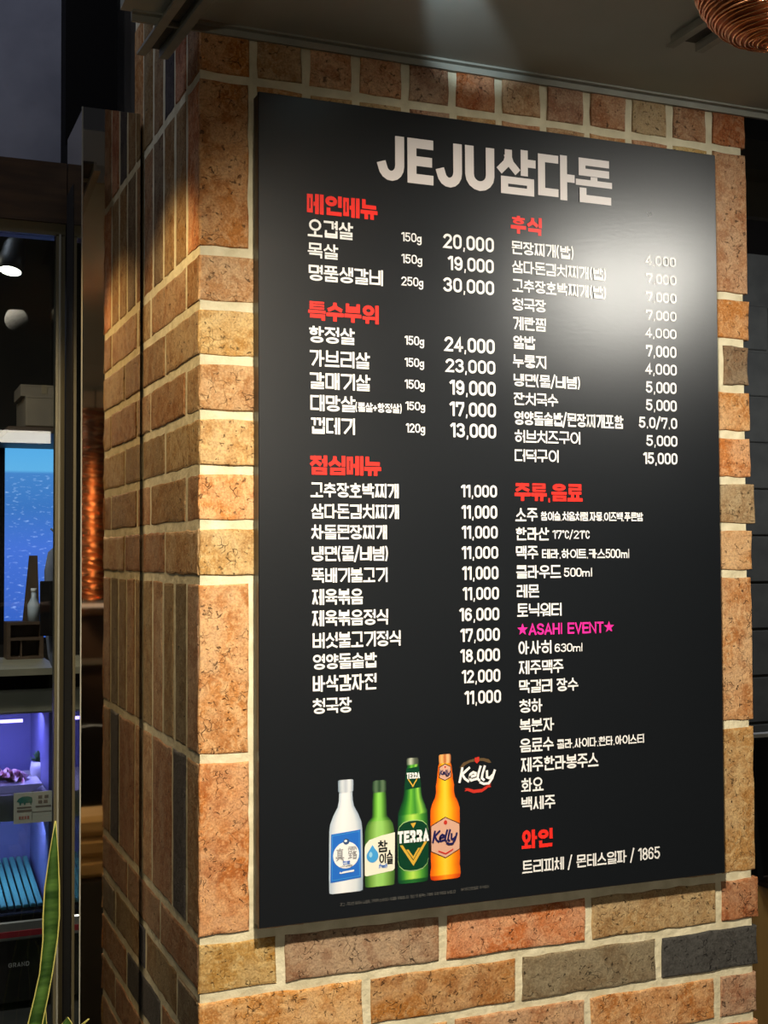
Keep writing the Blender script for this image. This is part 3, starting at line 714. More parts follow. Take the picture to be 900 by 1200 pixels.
WT = {'h': .20, 'd': .130, 'n': .14, 'p': .165, 'm': .17, 'f': .12, 't': .215}
for t_, a_, b_, c_, d_, k_ in LINES:
    wt = WT[k_]
    if k_ == 't' and t_ != 'JEJU': wt = .175
    o = lettering(NM[k_], t_, a_, b_, c_, d_, PRINT[k_], wt, BY-.006, gap=.045 if ord(t_[0]) > 999 else .07)
    if k_ == 'h': o['label'] = 'bold red heading lettering'
    if k_ == 'm': o['label'] = 'magenta event line with stars'

# --- printed bottles and logo
def flat(name, m, polys, y, parent, col=None):
    """flat printed shapes; polys = lists of board coordinates"""
    g = Geo()
    for p in polys: g.add([(x, y, z) for x, z in p], [tuple(range(len(p)))])
    me = bpy.data.meshes.new(name); me.from_pydata([(a*U, b*U, c*U) for a, b, c in g.v], [], g.f)
    bm = bmesh.new(); bm.from_mesh(me); bm.normal_update()
    for f in bm.faces:
        if f.normal.y > 0: f.normal_flip()
    bm.to_mesh(me); bm.free()
    o = obj(name, me, m)
    if parent is board: chb(o)
    else: o.parent = parent
    return o
def lin(c): return tuple((v/255/12.92 if v/255 <= .04045 else ((v/255+.055)/1.055)**2.4) for v in c)
def pm(name, c): return mat('print_'+name, lin(c), .35)
def bottle(prof, ramps, y, label):
    """prof: (z, half width) rows bottom to top around cx; ramps: (z limit, [colours left..right])"""
    cx = prof[0]; rows = prof[1]; NX = 10; V = []; C = []; F = []
    for z, hw in rows:
        rp = [r for r in ramps if z >= r[0]][-1][1]
        for k in range(NX+1):
            u = k/NX; V.append(((cx+hw*(2*u-1))*U, y*U, z*U)); s = u*(len(rp)-1); i = min(int(s), len(rp)-2); f = s-i
            C.append((*lin(tuple(rp[i][j]*(1-f)+rp[i+1][j]*f for j in range(3))), 1))
    for r in range(len(rows)-1):
        for k in range(NX): a = r*(NX+1)+k; F.append((a, a+1, a+NX+2, a+NX+1))
    me = bpy.data.meshes.new('printed_bottle'); me.from_pydata(V, [], F); at = me.color_attributes.new('Col', 'FLOAT_COLOR', 'POINT')
    for i, c in enumerate(C): at.data[i].color = c
    o = obj('printed_bottle', me, VCOL); o['label'] = label; chb(o); return o
def sm(rows, n=5):
    out = []
    for (z0, w0), (z1, w1) in zip(rows, rows[1:]):
        for k in range(n): f = k/n; out.append((z0+(z1-z0)*f, w0+(w1-w0)*f))
    return out+[rows[-1]]
def oval(cx, cz, rx, rz, n=24): return [(cx+rx*math.cos(2*math.pi*k/n), cz+rz*math.sin(2*math.pi*k/n)) for k in range(n)]
def rr_(x0, z0, x1, z1, r): return rrect(x0, z0, x1, z1, r)[:-1]
PXU = 58.824        # picture scale of the board artwork
PZU = 66.667
def art(ax, az, items): pass
YB = BY-.006; Y2 = BY-.010; Y3 = BY-.014; Y4 = BY-.018
# artwork is laid out in small local units: x to the right, z up from each bottle's foot
class Art:
    def __init__(s, o, kx, kz): s.o = o; s.kx = kx; s.kz = kz
    def p(s, x, z): return (s.o[0]+x*s.kx, s.o[1]+z*s.kz)
    def pl(s, pts): return [s.p(x, z) for x, z in pts]
    def b(s, rows): return (s.o[0], [(s.o[1]+z*s.kz, hw*s.kx) for z, hw in rows])
K = (1/PXU, 1/PZU)
WHITE = pm('white', (238, 240, 242)); BLUE = pm('blue', (38, 108, 205)); INK = pm('ink', (25, 28, 30)); GOLD = pm('gold', (214, 170, 62)); DGREEN = pm('deep_green', (10, 62, 40)); NAVY = pm('navy', (30, 30, 84))
PINK = pm('pale_copper', (214, 168, 146)); REDP = pm('red', (196, 52, 42)); SKY = pm('sky', (70, 160, 225)); BROWNP = pm('brown', (96, 76, 52)); SOFT = pm('soft_grey', (150, 150, 155)); MIDG = pm('mid_green', (60, 120, 60)); CREAM = pm('cream', (236, 234, 218)); CHAR = pm('charcoal', (60, 34, 30))
# 1 white soju bottle
A = Art((2.643, 0.697), *K)
whit = [(176, 192, 210), (222, 228, 236), (236, 240, 244), (226, 232, 238), (214, 222, 230), (150, 168, 190)]
cap = [(120, 140, 160), (210, 218, 226), (180, 190, 205), (226, 232, 238), (130, 145, 165)]
bo = bottle(A.b(sm([(0, 16), (1.2, 19.2), (20, 19.6), (60, 19.3), (76, 19), (84, 18), (94, 14.5), (104, 9.5), (112, 8.0), (122, 7.6), (123, 8.8), (129, 8.8), (130, 9.0), (136, 8.8), (137, 7.6)])), [(-99, whit), (A.p(0, 121.5)[1], cap)], YB, 'frosted white soju bottle print with blue label')
flat('printed_label', BLUE, [A.pl([(-18, 13.5), (17.2, 16.5), (16.8, 75), (-17, 72)])], Y2, bo)
lb = flat('printed_label', SKY, [A.pl([(-16.3, 16), (-15.9, 16), (-15.3, 70.5), (-15.8, 70.5)]), A.pl([(15.2, 18.5), (15.7, 18.5), (15.3, 73), (14.9, 73)]), A.pl([(-16, 70), (15.2, 72.6), (15.2, 73.2), (-16, 70.6)]), A.pl([(-16, 16), (15.2, 18.6), (15.2, 19.2), (-16, 16.6)])], Y3, bo)
flat('printed_roundel', WHITE, [A.pl(oval(0, 45.6, 15, 16.2))], Y3, bo)
flat('printed_emblem', pm('emblem_blue', (56, 84, 132)), [A.pl(oval(.2, 62, 3.6, 3.6, 14))], Y4, bo); flat('printed_emblem', WHITE, [A.pl(oval(-.6, 62.8, 1.8, 1.5, 10))], Y4-.003, bo)
def strokes(name, sts, t, m, A_, ox, oz, w_, h_, parent, y, shear=0):
    g = Geo()
    for s_ in sts:
        if isinstance(s_, tuple): ribbon(s_[0], s_[1], g, y, s_[3], w_*A_.kx, h_*A_.kz, *A_.p(ox, oz), shear=shear, tv=s_[2]); continue
        cl = s_[-1] == 'c'; ribbon(s_[:-1] if cl else s_, t, g, y, cl, w_*A_.kx, h_*A_.kz, *A_.p(ox, oz), shear=shear)
    me = bpy.data.meshes.new(name); me.from_pydata([(a*U, b*U, c*U) for a, b, c in g.v], [], g.f)
    bm = bmesh.new(); bm.from_mesh(me); bm.normal_update()
    for f in bm.faces:
        if f.normal.y > 0: f.normal_flip()
    bm.to_mesh(me); bm.free(); o = obj(name, me, m)
    if parent is board: chb(o)
    else: o.parent = parent
    return o
HAN1 = [[(.5, 1), (.5, .86)], [(.15, .9), (.85, .9)], [(.25, .78), (.75, .78), (.75, .3), (.25, .3)]+['c'], [(.25, .62), (.75, .62)], [(.25, .46), (.75, .46)], [(.05, .3), (.05, .2), (.95, .2)], [(.35, .16), (.12, 0)], [(.65, .16), (.9, 0)]]
HAN2 = [[(.1, .96), (.9, .96)], [(.05, .7), (.05, .84), (.95, .84), (.95, .7)], [(.5, .96), (.5, .66)], [(.25, .74), (.38, .74)], [(.62, .74), (.76, .74)], [(.08, .58), (.42, .58), (.42, .4), (.08, .4)]+['c'], [(.25, .4), (.25, .05)], [(.05, .02), (.46, .08)], [(.4, .24), (.12, .24)], [(.68, .62), (.52, .36)], [(.62, .54), (.92, .54), (.6, .26)], [(.66, .46), (.98, .24)], [(.62, .22), (.92, .22), (.92, 0), (.62, 0)]+['c']]
strokes('printed_characters', HAN1, .085, SOFT, A, -12, 40, 9.5, 14, bo, Y4); strokes('printed_characters', HAN2, .07, SOFT, A, 2, 41.5, 10, 14, bo, Y4)
def small(text, A_, x0, x1, z0, z1, wt, m, y, parent, shear=0, gap=.06):
    p0 = A_.p(x0, z0); p1 = A_.p(x1, z1); o = lettering('printed_lettering', text, p0[0], p1[0], p0[1], p1[1], m, wt, y, gap=gap, shear=shear, parent=parent); return o
small('진로', A, -4.2, 4.6, 34.5, 38.6, .15, BLUE, Y4, bo); small('CHAMISUL', A, -7, 7, 31.8, 33.6, .2, INK, Y4, bo) if False else small('JINRO', A, -7, 7, 31.6, 33.4, .2, INK, Y4, bo)
small('Since', A, -8, 8, 22.5, 26.0, .16, WHITE, Y4, bo, .1) if False else flat('printed_lettering', WHITE, [A.pl([(-8, 24), (-7, 26.4), (-6, 24.8), (-4, 26), (9, 27.2), (9, 25), (-6, 23.6)])], Y4, bo)
# 2 green soju bottle
A = Art((3.309, 0.744), *K)
gr = [(40, 78, 34), (112, 160, 70), (156, 208, 110), (150, 206, 104), (112, 160, 72), (60, 100, 44)]
gr2 = [(28, 60, 30), (90, 160, 50), (140, 214, 90), (130, 200, 84), (80, 140, 50), (36, 66, 34)]
cp2 = [(30, 52, 36), (92, 120, 92), (44, 70, 48), (100, 126, 96), (30, 50, 34)]
bo = bottle(A.b(sm([(0, 15), (1.2, 17.2), (14, 17.6), (50, 17.6), (68, 17.2), (76, 15.5), (82, 12), (85, 9), (88, 8.6), (106, 8.2), (116, 7.5), (118, 8.3), (124, 8.2), (128, 8), (130, 6.5)])), [(-99, gr), (A.p(0, 80)[1], gr2), (A.p(0, 116)[1], cp2)], YB, 'green soju bottle print with cream water-drop label')
flat('printed_label', CREAM, [A.pl([(-17.6, 15), (-15.5, 14), (15.5, 17.6), (17.6, 20), (18, 64.5), (2, 62), (-12, 58), (-16.5, 53), (-17.6, 49)])], Y2, bo)
flat('printed_drop', SKY, [A.pl([(-8.6+6.9*math.cos(math.radians(a)), 38+8*math.sin(math.radians(a))) for a in range(150, 391, 20)]+[(-8.6, 51.5)])], Y3, bo)
flat('printed_drop', pm('pale_sky', (150, 208, 240)), [A.pl(oval(-10.8, 40, 2.0, 3.4, 12))], Y4, bo)
def glyphs(ch, A_, x, z, w_, h_, wt, m, parent, shear=0, y=None):
    sts = hangul(ch, wt, w_/h_); strokes('printed_lettering', sts, wt, m, A_, x, z, w_, h_, parent, y or Y4, shear)
glyphs('참', A, -2.6, 42, 11.5, 14, .13, INK, bo); glyphs('이', A, -1.2, 28, 8.5, 12, .14, INK, bo); glyphs('슬', A, 7.6, 26.5, 7.6, 17, .11, INK, bo)
small('fresh', A, -1.5, 8, 22.8, 27.5, .15, BLUE, Y4, bo, .25)
# 3 green beer bottle
A = Art((3.982, 0.739), *K)
te = [(14, 60, 40), (40, 120, 50), (140, 204, 70), (186, 226, 96), (130, 196, 70), (60, 140, 50), (24, 70, 34)]
te2 = [(12, 52, 32), (30, 110, 40), (110, 190, 60), (60, 140, 50), (150, 214, 80), (20, 70, 36)]
bo = bottle(A.b(sm([(0, 14), (1.5, 17.6), (8, 18.3), (60, 18.3), (78, 18), (88, 17.4), (96, 14.8), (104, 11.8), (112, 10.4), (122, 9.8), (132, 8.6), (142, 7.4), (144, 6.6), (146, 7), (152, 7.2), (155, 6.2)])), [(-99, [(14, 66, 44), (30, 96, 44), (40, 110, 50), (26, 84, 40), (16, 60, 34)]), (A.p(0, 5)[1], te), (A.p(0, 86)[1], te2), (A.p(0, 147)[1], [(60, 70, 60), (200, 206, 190), (90, 100, 86), (60, 66, 58)])], YB, 'green beer bottle print with dark oval label')
flat('printed_label', pm('pale_green', (160, 200, 130)), [A.pl(rr_(-18.3, 14.5, 18.6, 78, 14))], Y2, bo); flat('printed_label', DGREEN, [A.pl(rr_(-18.2, 16, 18.5, 76.8, 13.6))], Y3, bo)
flat('printed_neck_label', DGREEN, [A.pl([(-9.8, 116), (9.8, 118), (7.6, 144), (-7.6, 142)])], Y2, bo)
for q_ in ([(-16, 48), (-12.6, 48), (0, 27.5), (13.6, 50), (17, 50), (.2, 21)], [(-8.4, 42), (-5.6, 42), (0, 33), (6, 43), (8.6, 43), (.2, 29)]): flat('printed_chevron', GOLD, [A.pl(q_)], Y4, bo)
for q_ in ([(-6.4, 129), (-4.8, 129), (0, 121.5), (5, 130), (6.6, 130), (0, 118.5)], [(-3, 74), (3.6, 74.6), (.3, 67.5)]): flat('printed_chevron', GOLD, [A.pl(q_)], Y4, bo)
small('TERRA', A, -18.4, 18.8, 50.5, 65.5, .25, WHITE, Y4-.004, bo, 0, .07); small('TERRA', A, -7.6, 8.2, 129.5, 137, .24, WHITE, Y4-.004, bo)
# 4 amber beer bottle
A = Art((4.651, 0.735), *K)
am = [(226, 92, 14), (240, 140, 20), (250, 190, 30), (252, 206, 60), (250, 184, 30), (236, 130, 16), (214, 90, 20)]
am0 = [(190, 50, 14), (232, 96, 20), (244, 150, 30), (238, 110, 20), (190, 56, 18)]
bo = bottle(A.b(sm([(0, 14), (1.4, 17.6), (5, 18.6), (12, 18.4), (18, 17.3), (24, 17.9), (70, 18), (88, 18), (96, 15.8), (103, 12.4), (110, 11), (118, 11.2), (124, 10), (142, 8.2), (146, 7), (149, 7.4), (155, 7.4), (157, 6.4)])), [(-99, am0), (A.p(0, 6)[1], am), (A.p(0, 146)[1], [(190, 120, 60), (236, 190, 120), (180, 100, 50), (240, 200, 150), (160, 90, 50)])], YB, 'amber beer bottle print with hexagonal pale label')
hx = lambda s, cx, cz, w_, h_: [(cx-w_*s, cz-h_*.62*s), (cx, cz-h_*s), (cx+w_*s, cz-h_*.62*s), (cx+w_*s, cz+h_*.62*s), (cx, cz+h_*s), (cx-w_*s, cz+h_*.62*s)]
flat('printed_label', CHAR, [A.pl(hx(1, 0, 52.5, 18, 26))], Y2, bo); flat('printed_label', PINK, [A.pl(hx(.955, 0, 52.5, 18, 26))], Y3, bo)
flat('printed_neck_label', CHAR, [A.pl(hx(1, 0, 134.5, 7.4, 11))], Y2, bo); flat('printed_neck_label', PINK, [A.pl(hx(.9, 0, 134.5, 7.4, 11))], Y3, bo)
for q_ in ([(-9, 35.4), (0, 31), (9.4, 36), (9.4, 38), (0, 33.2), (-9, 37.4)], oval(0, 71.5, 2.2, 2.8, 10), oval(0, 141, 1, 1.2, 8)): flat('printed_mark', REDP, [A.pl(q_)], Y4, bo)
KELLY = [([(0, 0), (0, 1)], 0), ([(.42, 1), (.02, .46)], 0), ([(.1, .55), (.46, 0)], 0)]
def kelly(A_, x, z, w_, h_, m, parent, y, wt=.17):
    off = 0; S2 = []
    def A2(sts, dx): S2.extend([[((p_[0]+dx), p_[1]) if p_ != 'c' else 'c' for p_ in s_] for s_ in sts])
    A2([[(.0, .02), (.08, .98)], [(.48, .98), (.3, .78), (.08, .5)], [(.12, .52), (.3, .2), (.5, .02)]], 0)
    A2([[(.04, .3), (.36, .4), (.36, .56), (.2, .64), (.04, .5), (.02, .24), (.14, .05), (.4, .12)]], .55)
    A2([[(.12, 1.0), (.04, .5), (.02, .16), (.12, .03)]], 1.03); A2([[(.12, 1.0), (.04, .5), (.02, .16), (.14, .03)]], 1.28)
    A2([[(.02, .62), (.06, .2), (.2, .12), (.36, .3)], [(.48, .64), (.38, .1), (.2, -.26), (-.1, -.28), (-.3, -.16)]], 1.55)
    return strokes('printed_lettering', S2, wt, m, A_, x, z, w_/2.1, h_, parent, y, .12)
kelly(A, -15.6, 48, 29, 13.5, NAVY, bo, Y4-.004, .19); kelly(A, -6.4, 131.8, 12, 5.4, NAVY, bo, Y4-.004, .2)
# red and white logo beside it
A = Art((5.33, 2.441), *K)
lg = flat('printed_ribbon', BROWNP, [A.pl([(-22, 24.5), (-17, 31), (-8, 34.2), (-3, 35), (-3, 31.5), (-9, 30.5), (-15, 27.5), (-18, 24.2)]), A.pl([(3, 35.3), (9, 34.8), (15, 33), (18.4, 28), (14, 28.5), (8, 31.2), (3, 31.7)])], YB, board)
lg['label'] = 'dull brown ribbon arc over logo'
flat('printed_emblem', REDP, [A.pl([(-2.8, 36.4), (2.8, 36.8), (2.8, 31.6), (0, 28.4), (-2.8, 31.2)])], Y2, board)['label'] = 'small red shield'
flat('printed_ribbon', REDP, [A.pl([(-15.6, -2), (-12, -1.6), (-4, -4.4), (6, -4.2), (14, 1), (17.6, 1.6), (16.2, -1), (18, -2.6), (14, -3.2), (6, -8.2), (-5, -8.6), (-12, -5.2), (-16, -5.4), (-14, -3.4)])], YB, board)['label'] = 'red ribbon under logo'
kelly(A, -22, 7, 44, 17, PRINT['d'], board, Y2, .19)['label'] = 'white script logo lettering'

# ---------------------------------------------------------------- beyond the glass
# cardboard boxes, shelf, coat, screen, display fridge
YF = 43.0
def slab_at(x0, x1, z0, z1, y0, y1): return (x0, y0, z0, x1, y1, z1)
fz = lambda *a: a
FX1 = 3.319
Zs0 = -4.985
fr = empty('meat_display_fridge', (FX1-7, YF+5, FZ)); tag(fr, 'glass-fronted meat display fridge with purple strip light behind the partition glass', 'fridge')
def chf(o): o.location = o.location-fr.location; o.parent = fr; return o
def zz(y): return 0
Zs = dict([(790, 0.996), (808, 0.231), (836, -0.959), (846, -1.384), (925, -4.731), (965, -6.422), (1025, -8.952), (1070, -10.846), (1076, -11.098), (1090, -11.686), (1098, -12.022), (1140, -13.784)])
FX0 = FX1-15; SHZ = Zs0
WHITEM = noisy('off_white_enamel', (.42, .41, .31), (.50, .48, .37), 9, .4, 0); INNER = mat('blue_lit_liner', (.16, .16, .34), .5)
CHROME = mat('brushed_steel', (.5, .5, .48), .3, .9)
g = Geo(); g.box(FX0, YF, Zs[836], FX1, YF+9, Zs[808], .1); chf(g.put('top_cover', WHITEM))
g = Geo(); g.box(FX0, YF+.4, Zs[808], FX1, YF+8.6, Zs[790]); chf(g.put('top_recess', BLACK))
g = Geo(); g.box(FX0, YF+8.2, Zs[1070], FX1, YF+8.4, Zs[836]); g.box(FX1-.3, YF+.5, Zs[1070], FX1, YF+8.2, Zs[836]); chf(g.put('liner', INNER))
g = Geo(); g.box(FX0, YF+.05, FZ+.4, FX1, YF+8.6, Zs[1098]); chf(g.put('base_panel', mat('black_enamel', (.012, .01, .009), .3)))
g = Geo(); g.box(FX0, YF-.15, Zs[1076], FX1+.1, YF+8.6, Zs[1070]); chf(g.put('rim', BLACK))
g = Geo(); g.box(FX0, YF-.25, Zs[1098], FX1+.1, YF+8, Zs[1076], .06); chf(g.put('bumper', CHROME))
g = Geo(); g.box(FX0, YF-.31, Zs[1098]+.18, FX1+.1, YF-.25, Zs[1090]+.12); chf(g.put('red_stripe', mat('red_stripe', (.3, .02, .03), .4)))
g = Geo(); g.box(FX0, YF+.3, Zs[846]-.02, FX1-1.6, YF+.5, Zs[846]+.12); chf(g.put('strip_light', mat('violet_strip', (.4, .35, 1), .4, 0, (.30, .22, 1), 9)))
g = Geo(); g.box(FX0, YF+.25, Zs[965]+.15, FX1-.35, YF+7.5, SHZ); chf(g.put('shelf', WHITEM))
gm = mat('green_slat', (.10, .34, .28), .4)
sl = Geo(); sl.box(-.13, 0, 0, .13, 7, .2, .04); slm = sl.mesh('slat'); slm.materials.append(gm)
for k in range(40): o = obj('slat', slm, None, fr); o.location = vec(FX0+.5+k*.355, YF+.7, Zs[1070]+.1)-fr.location; o.rotation_euler = (math.radians(7), 0, 0)
for zr_ in (Zs[925], ): 
    g = Geo(); g.box(FX0, YF, Zs[836]-.1, FX0+.2, YF+.2, Zs[1070]); chf(g.put('glass_frame', CHROME))
g = Geo(); g.box(FX0+.2, YF+.06, Zs[1070], FX1-.05, YF+.12, Zs[836]); chf(g.put('pane', GLASS))
area('lower_shelf_fill', (FX1-4, YF+2.5, Zs[965]-.5), (FX1-4, YF+4, Zs[1070]), 3.5, (.42, .50, 1), 9, 2)  # area light added to brighten the slats below the shelf
lt = area('fridge_light', (FX1-4, YF+3.5, Zs[836]-.4), (FX1-4, YF+4.5, Zs[1070]), 6, (.36, .32, 1), 9, 2)
# serif lettering on the fridge base
def wordmark(text, x0, x1, z0, z1, y, m, parent):
    g = Geo(); ws = [advance(c) for c in text]; tot = sum(ws)+.22*(len(ws)-1); sx = (x1-x0)/tot; cur = x0
    for ch, w_ in zip(text, ws):
        for pts, th, tv, cl in latin(ch, .13, sx/(z1-z0)): ribbon(pts, th, g, y, cl, sx, z1-z0, cur, z0, tv=tv)
        cur += (w_+.22)*sx
    me = bpy.data.meshes.new('wordmark'); me.from_pydata([(a*U, b*U, c*U) for a, b, c in g.v], [], g.f)
    o = obj('wordmark', me, m); return o
o = wordmark('GRAND', 1.065, 2.044, -13.378, -13.17, YF-.02, mat('silver_print', (.6, .6, .58), .4), fr); chf(o); o['label'] = 'silver capitals reading GRAND'
# price card hanging on the shelf edge
cx0, cz0 = (1.24, -6.32); cx1, cz1 = (3.13, -4.815)
pc = empty('price_card', ((cx0+cx1)/2, 42.7, cz0)); tag(pc, 'cream price card with a green pig on the fridge shelf edge', 'sign')
def chc(o): o.location = o.location-pc.location; o.parent = pc; return o
CARD = mat('cream_card', (.55, .54, .44), .6, 0)
g = Geo(); g.box(cx0, 42.7, cz0, cx1, 42.78, cz1); chc(g.put('card', CARD))
g = Geo(); wc = cx1-cx0; hc = cz1-cz0
def cflat(name, m, polys):
    o = flat(name, m, polys, 42.69, pc); o.location = -pc.location; return o
PG = pm('pig_green', (60, 120, 108)); GREY = pm('card_grey', (120, 110, 100)); CR = pm('card_red', (170, 110, 100))
body = [(cx0+wc*a, cz0+hc*b) for a, b in ((.07, .72), (.12, .82), (.22, .88), (.36, .88), (.46, .84), (.47, .72), (.44, .60), (.42, .60), (.41, .67), (.30, .67), (.29, .60), (.26, .60), (.25, .67), (.19, .67), (.18, .60), (.15, .60), (.13, .70))]
cflat('pig_print', PG, [body])
cflat('card_lines', GREY, [[(cx0+wc*a, cz0+hc*b), (cx0+wc*(a+l), cz0+hc*b), (cx0+wc*(a+l), cz0+hc*(b+th)), (cx0+wc*a, cz0+hc*(b+th))] for a, b, l, th in ((.08, .50, .36, .045), (.08, .38, .38, .07), (.55, .5, .4, .05), (.62, .62, .1, .1), (.76, .62, .1, .1), (.62, .78, .1, .1), (.78, .78, .1, .1), (.46, .34, .5, .02), (.46, .1, .01, .24))])
cflat('card_amount', CR, [[(cx0+wc*a, cz0+hc*.14), (cx0+wc*(a+.05), cz0+hc*.14), (cx0+wc*(a+.05), cz0+hc*.24), (cx0+wc*a, cz0+hc*.24)] for a in (.13, .20, .27, .34)])
# meat tray, potted plant inside
tx0, tx1, tz = (-0.443, 2.53, -5.241)
mt = empty('meat_tray', ((tx0+tx1)/2, 46, SHZ)); tag(mt, 'white tray of sliced pink meat on the upper fridge shelf', 'tray')
def cht(o): o.location = o.location-mt.location; o.parent = mt; return o
g = Geo(); g.prism([(tx0, SHZ+.02), (tx1-.4, SHZ+.02), (tx1, SHZ+.22), (tx1+.25, SHZ+.32), (tx1+.2, SHZ+.40), (tx0, SHZ+.40)], 1, 43.7, 45.9); cht(g.put('tray', mat('white_plastic', (.7, .66, .66), .3)))
MEAT = noisy('marbled_meat', (.62, .16, .22), (.85, .60, .62), 40, .3, .2)
for k in range(9):
    g = Geo(); x = tx1-.7-k*.36; r_ = .52+.1*math.sin(k*1.7); zc_ = SHZ+.50+.25*math.sin(min(k, 3)*.6)
    g.add([(x+.5*math.cos(a)*r_+.25*math.sin(a*2), 44.8+.95*math.sin(a), zc_+.45*math.sin(a+k)*.4+.1*math.cos(3*a)) for a in [i*math.pi/6 for i in range(12)]]+[(x, 44.8, zc_+.42)], [(i, (i+1) % 12, 12) for i in range(12)]+[tuple(range(11, -1, -1))], True)
    cht(g.put('meat_slice', MEAT))
px_, pzb, pr = (3.011, -5.137, 0.48599999999999977)
pp = empty('potted_plant', (px_, 47.2, SHZ)); tag(pp, 'small bushy plant in a round white pot inside the fridge', 'plant')
g = Geo(); PZ = .01; hP = pr*2.0
g.lathe([(.02, PZ), (pr*.6, PZ), (pr*.95, PZ+hP*.35), (pr, PZ+hP*.65), (pr*.85, PZ+hP), (pr*.75, PZ+hP*.96), (.02, PZ+hP*.9)], 0, 0, 20); g.put('pot', mat('white_ceramic', (.6, .6, .66), .3), pp)
g = Geo(); rl = random.Random(4)
for k in range(110):
    a = rl.uniform(0, 6.28); el = rl.uniform(.2, 1.4); L_ = rl.uniform(.6, 1.35)*pr; c0 = Vector((0, 0, PZ+hP*.95)); d = Vector((math.cos(a)*math.cos(el), math.sin(a)*math.cos(el), math.sin(el))); s_ = d.cross(Vector((0, 0, 1))).normalized()*pr*.26
    p1 = c0+d*L_*.5; p2 = c0+d*L_*1.1; g.add([c0, p1+s_, p2, p1-s_], [(0, 1, 2, 3)])
g.put('foliage', mat('leaf_green', (.06, .16, .05), .5), pp)['kind'] = 'stuff'
# items on top of fridge: wide counter board
g = Geo(); c0_, c1_ = ((0.489, 42.0, 0.736), (3.007, 42.0, 0.756))
ct = bx('counter_shelf', noisy('pale_worktop', (.22, .20, .14), (.28, .25, .17), 12, .5, .05), None, c1_[0]-16, 42.2, Zs[790]+.02, FX1+.1, 50, Zs[790]+.35); tag(ct, 'pale shelf board lying on top of the display fridge', 'shelf')
# big screen put behind the glass in place of a reflection in it
def plane_pts(p, y): return [(a[0], a[2]) for a in p]
s0, s1, s2_, s3 = ((2.587, 62.0, 14.429), (5.592, 62.0, 14.521), (5.647, 62.0, 1.56), (2.657, 62.0, 1.647))
tv = empty('wall_screen', ((s0[0]+s1[0])/2, 62, s3[2])); tag(tv, 'large glowing blue screen showing sea and sky behind the glass', 'screen')
def cht2(o): o.location = o.location-tv.location; o.parent = tv; return o
def screen_mat():
    m = mat('blue_screen', (0, 0, 0), .3); b = m.node_tree.nodes['Principled BSDF']; tc = nd(m, 'ShaderNodeTexCoord'); sp = nd(m, 'ShaderNodeSeparateXYZ'); lk(m, tc.outputs['Generated'], sp.inputs[0])
    r = nd(m, 'ShaderNodeValToRGB'); e = r.color_ramp.elements; e[0].position = 0; e[0].color = (.04, .13, .60, 1); e[1].position = 1; e[1].color = (.11, .46, .90, 1)
    for p, c in ((.45, (.07, .19, .76)), (.66, (.05, .20, .60)), (.83, (.07, .26, .66)), (.845, (.14, .50, .90))): q = e.new(p); q.color = (*c, 1)
    n = nd(m, 'ShaderNodeTexNoise'); n.inputs['Scale'].default_value = 9; mp = nd(m, 'ShaderNodeMapping'); mp.inputs['Scale'].default_value = (1.5, 1, 9)
    lk(m, tc.outputs['Generated'], mp.inputs[0]); lk(m, mp.outputs[0], n.inputs['Vector']); lk(m, sp.outputs['Z'], r.inputs[0])
    x = nd(m, 'ShaderNodeMix', data_type='RGBA', blend_type='ADD'); rr = nd(m, 'ShaderNodeValToRGB'); rr.color_ramp.elements[0].position = .58; rr.color_ramp.elements[1].position = .75; rr.color_ramp.elements[1].color = (.25, .3, .35, 1)
    lk(m, n.outputs[0], rr.inputs[0]); lt_ = nd(m, 'ShaderNodeMath', operation='LESS_THAN'); lt_.inputs[1].default_value = .82; lk(m, sp.outputs['Z'], lt_.inputs[0])
    lk(m, lt_.outputs[0], x.inputs[0]); lk(m, r.outputs[0], x.inputs[6]); lk(m, rr.outputs[0], x.inputs[7]); lk(m, x.outputs[2], b.inputs['Emission Color']); b.inputs['Emission Strength'].default_value = 1.15
    return m
cht2(bx('bezel', BLACK, None, s0[0]-.5, 62, s3[2]-.4, s1[0]+3, 63, s0[2]+.4)); cht2(bx('display', screen_mat(), None, s0[0], 61.9, s3[2], s1[0]+2.6, 62, s0[2]))
# shelving with boxes in front of the screen
CARDB = noisy('brown_cardboard', (.13, .075, .035), (.17, .10, .05), 12, .85, .1); WOODD = noisy('dark_shelf_wood', (.05, .028, .014), (.08, .045, .022), 9, .6, .1)
def at_(x0, x1, z0, z1): return x0, x1, z0, z1
YS = 52
def pbox(name, label, cat, m, q, y0, y1, rz=0, group=None):
    """carton with a lid seam and flap"""
    x0, x1, z0, z1 = q; r = empty(name, ((x0+x1)/2, (y0+y1)/2, z0)); tag(r, label, cat, group); w_, d_, h_ = (x1-x0)/2, (y1-y0)/2, z1-z0
    g = Geo(); g.box(-w_, -d_, 0, w_, d_, h_, min(w_, h_)*.03); g.put('carton_body', m, r); g = Geo(); g.box(-w_, -d_-.02, h_*.985, -.03, d_, h_+.08); g.box(.03, -d_-.02, h_*.985, w_, d_, h_+.08); g.put('flap', m, r)
    g = Geo(); g.box(-.12*w_, -d_-.03, h_*.3, .12*w_, -d_, h_+.09); g.put('tape', noisy('tape', (.2, .15, .08), (.22, .17, .1), 9, .4, 0), r); r.rotation_euler = (0, 0, rz); return r
q1 = (2.654, 4.175, 14.366, 15.887)
q2 = (2.411, 3.833, 15.936, 16.526)
sh = empty('wall_shelf', (q1[0]+2, 53, q1[2]-.5)); tag(sh, 'high dark shelf board carrying stacked cartons above the blue screen', 'shelf')
g = Geo(); g.box(-3, -2, 0, 12, 9.5, .35, .04); g.put('board', WOODD, sh); g = Geo(); g.box(1.5, 8, -1.5, 1.8, 9.5, 0); g.put('bracket', DARKSTEEL, sh)
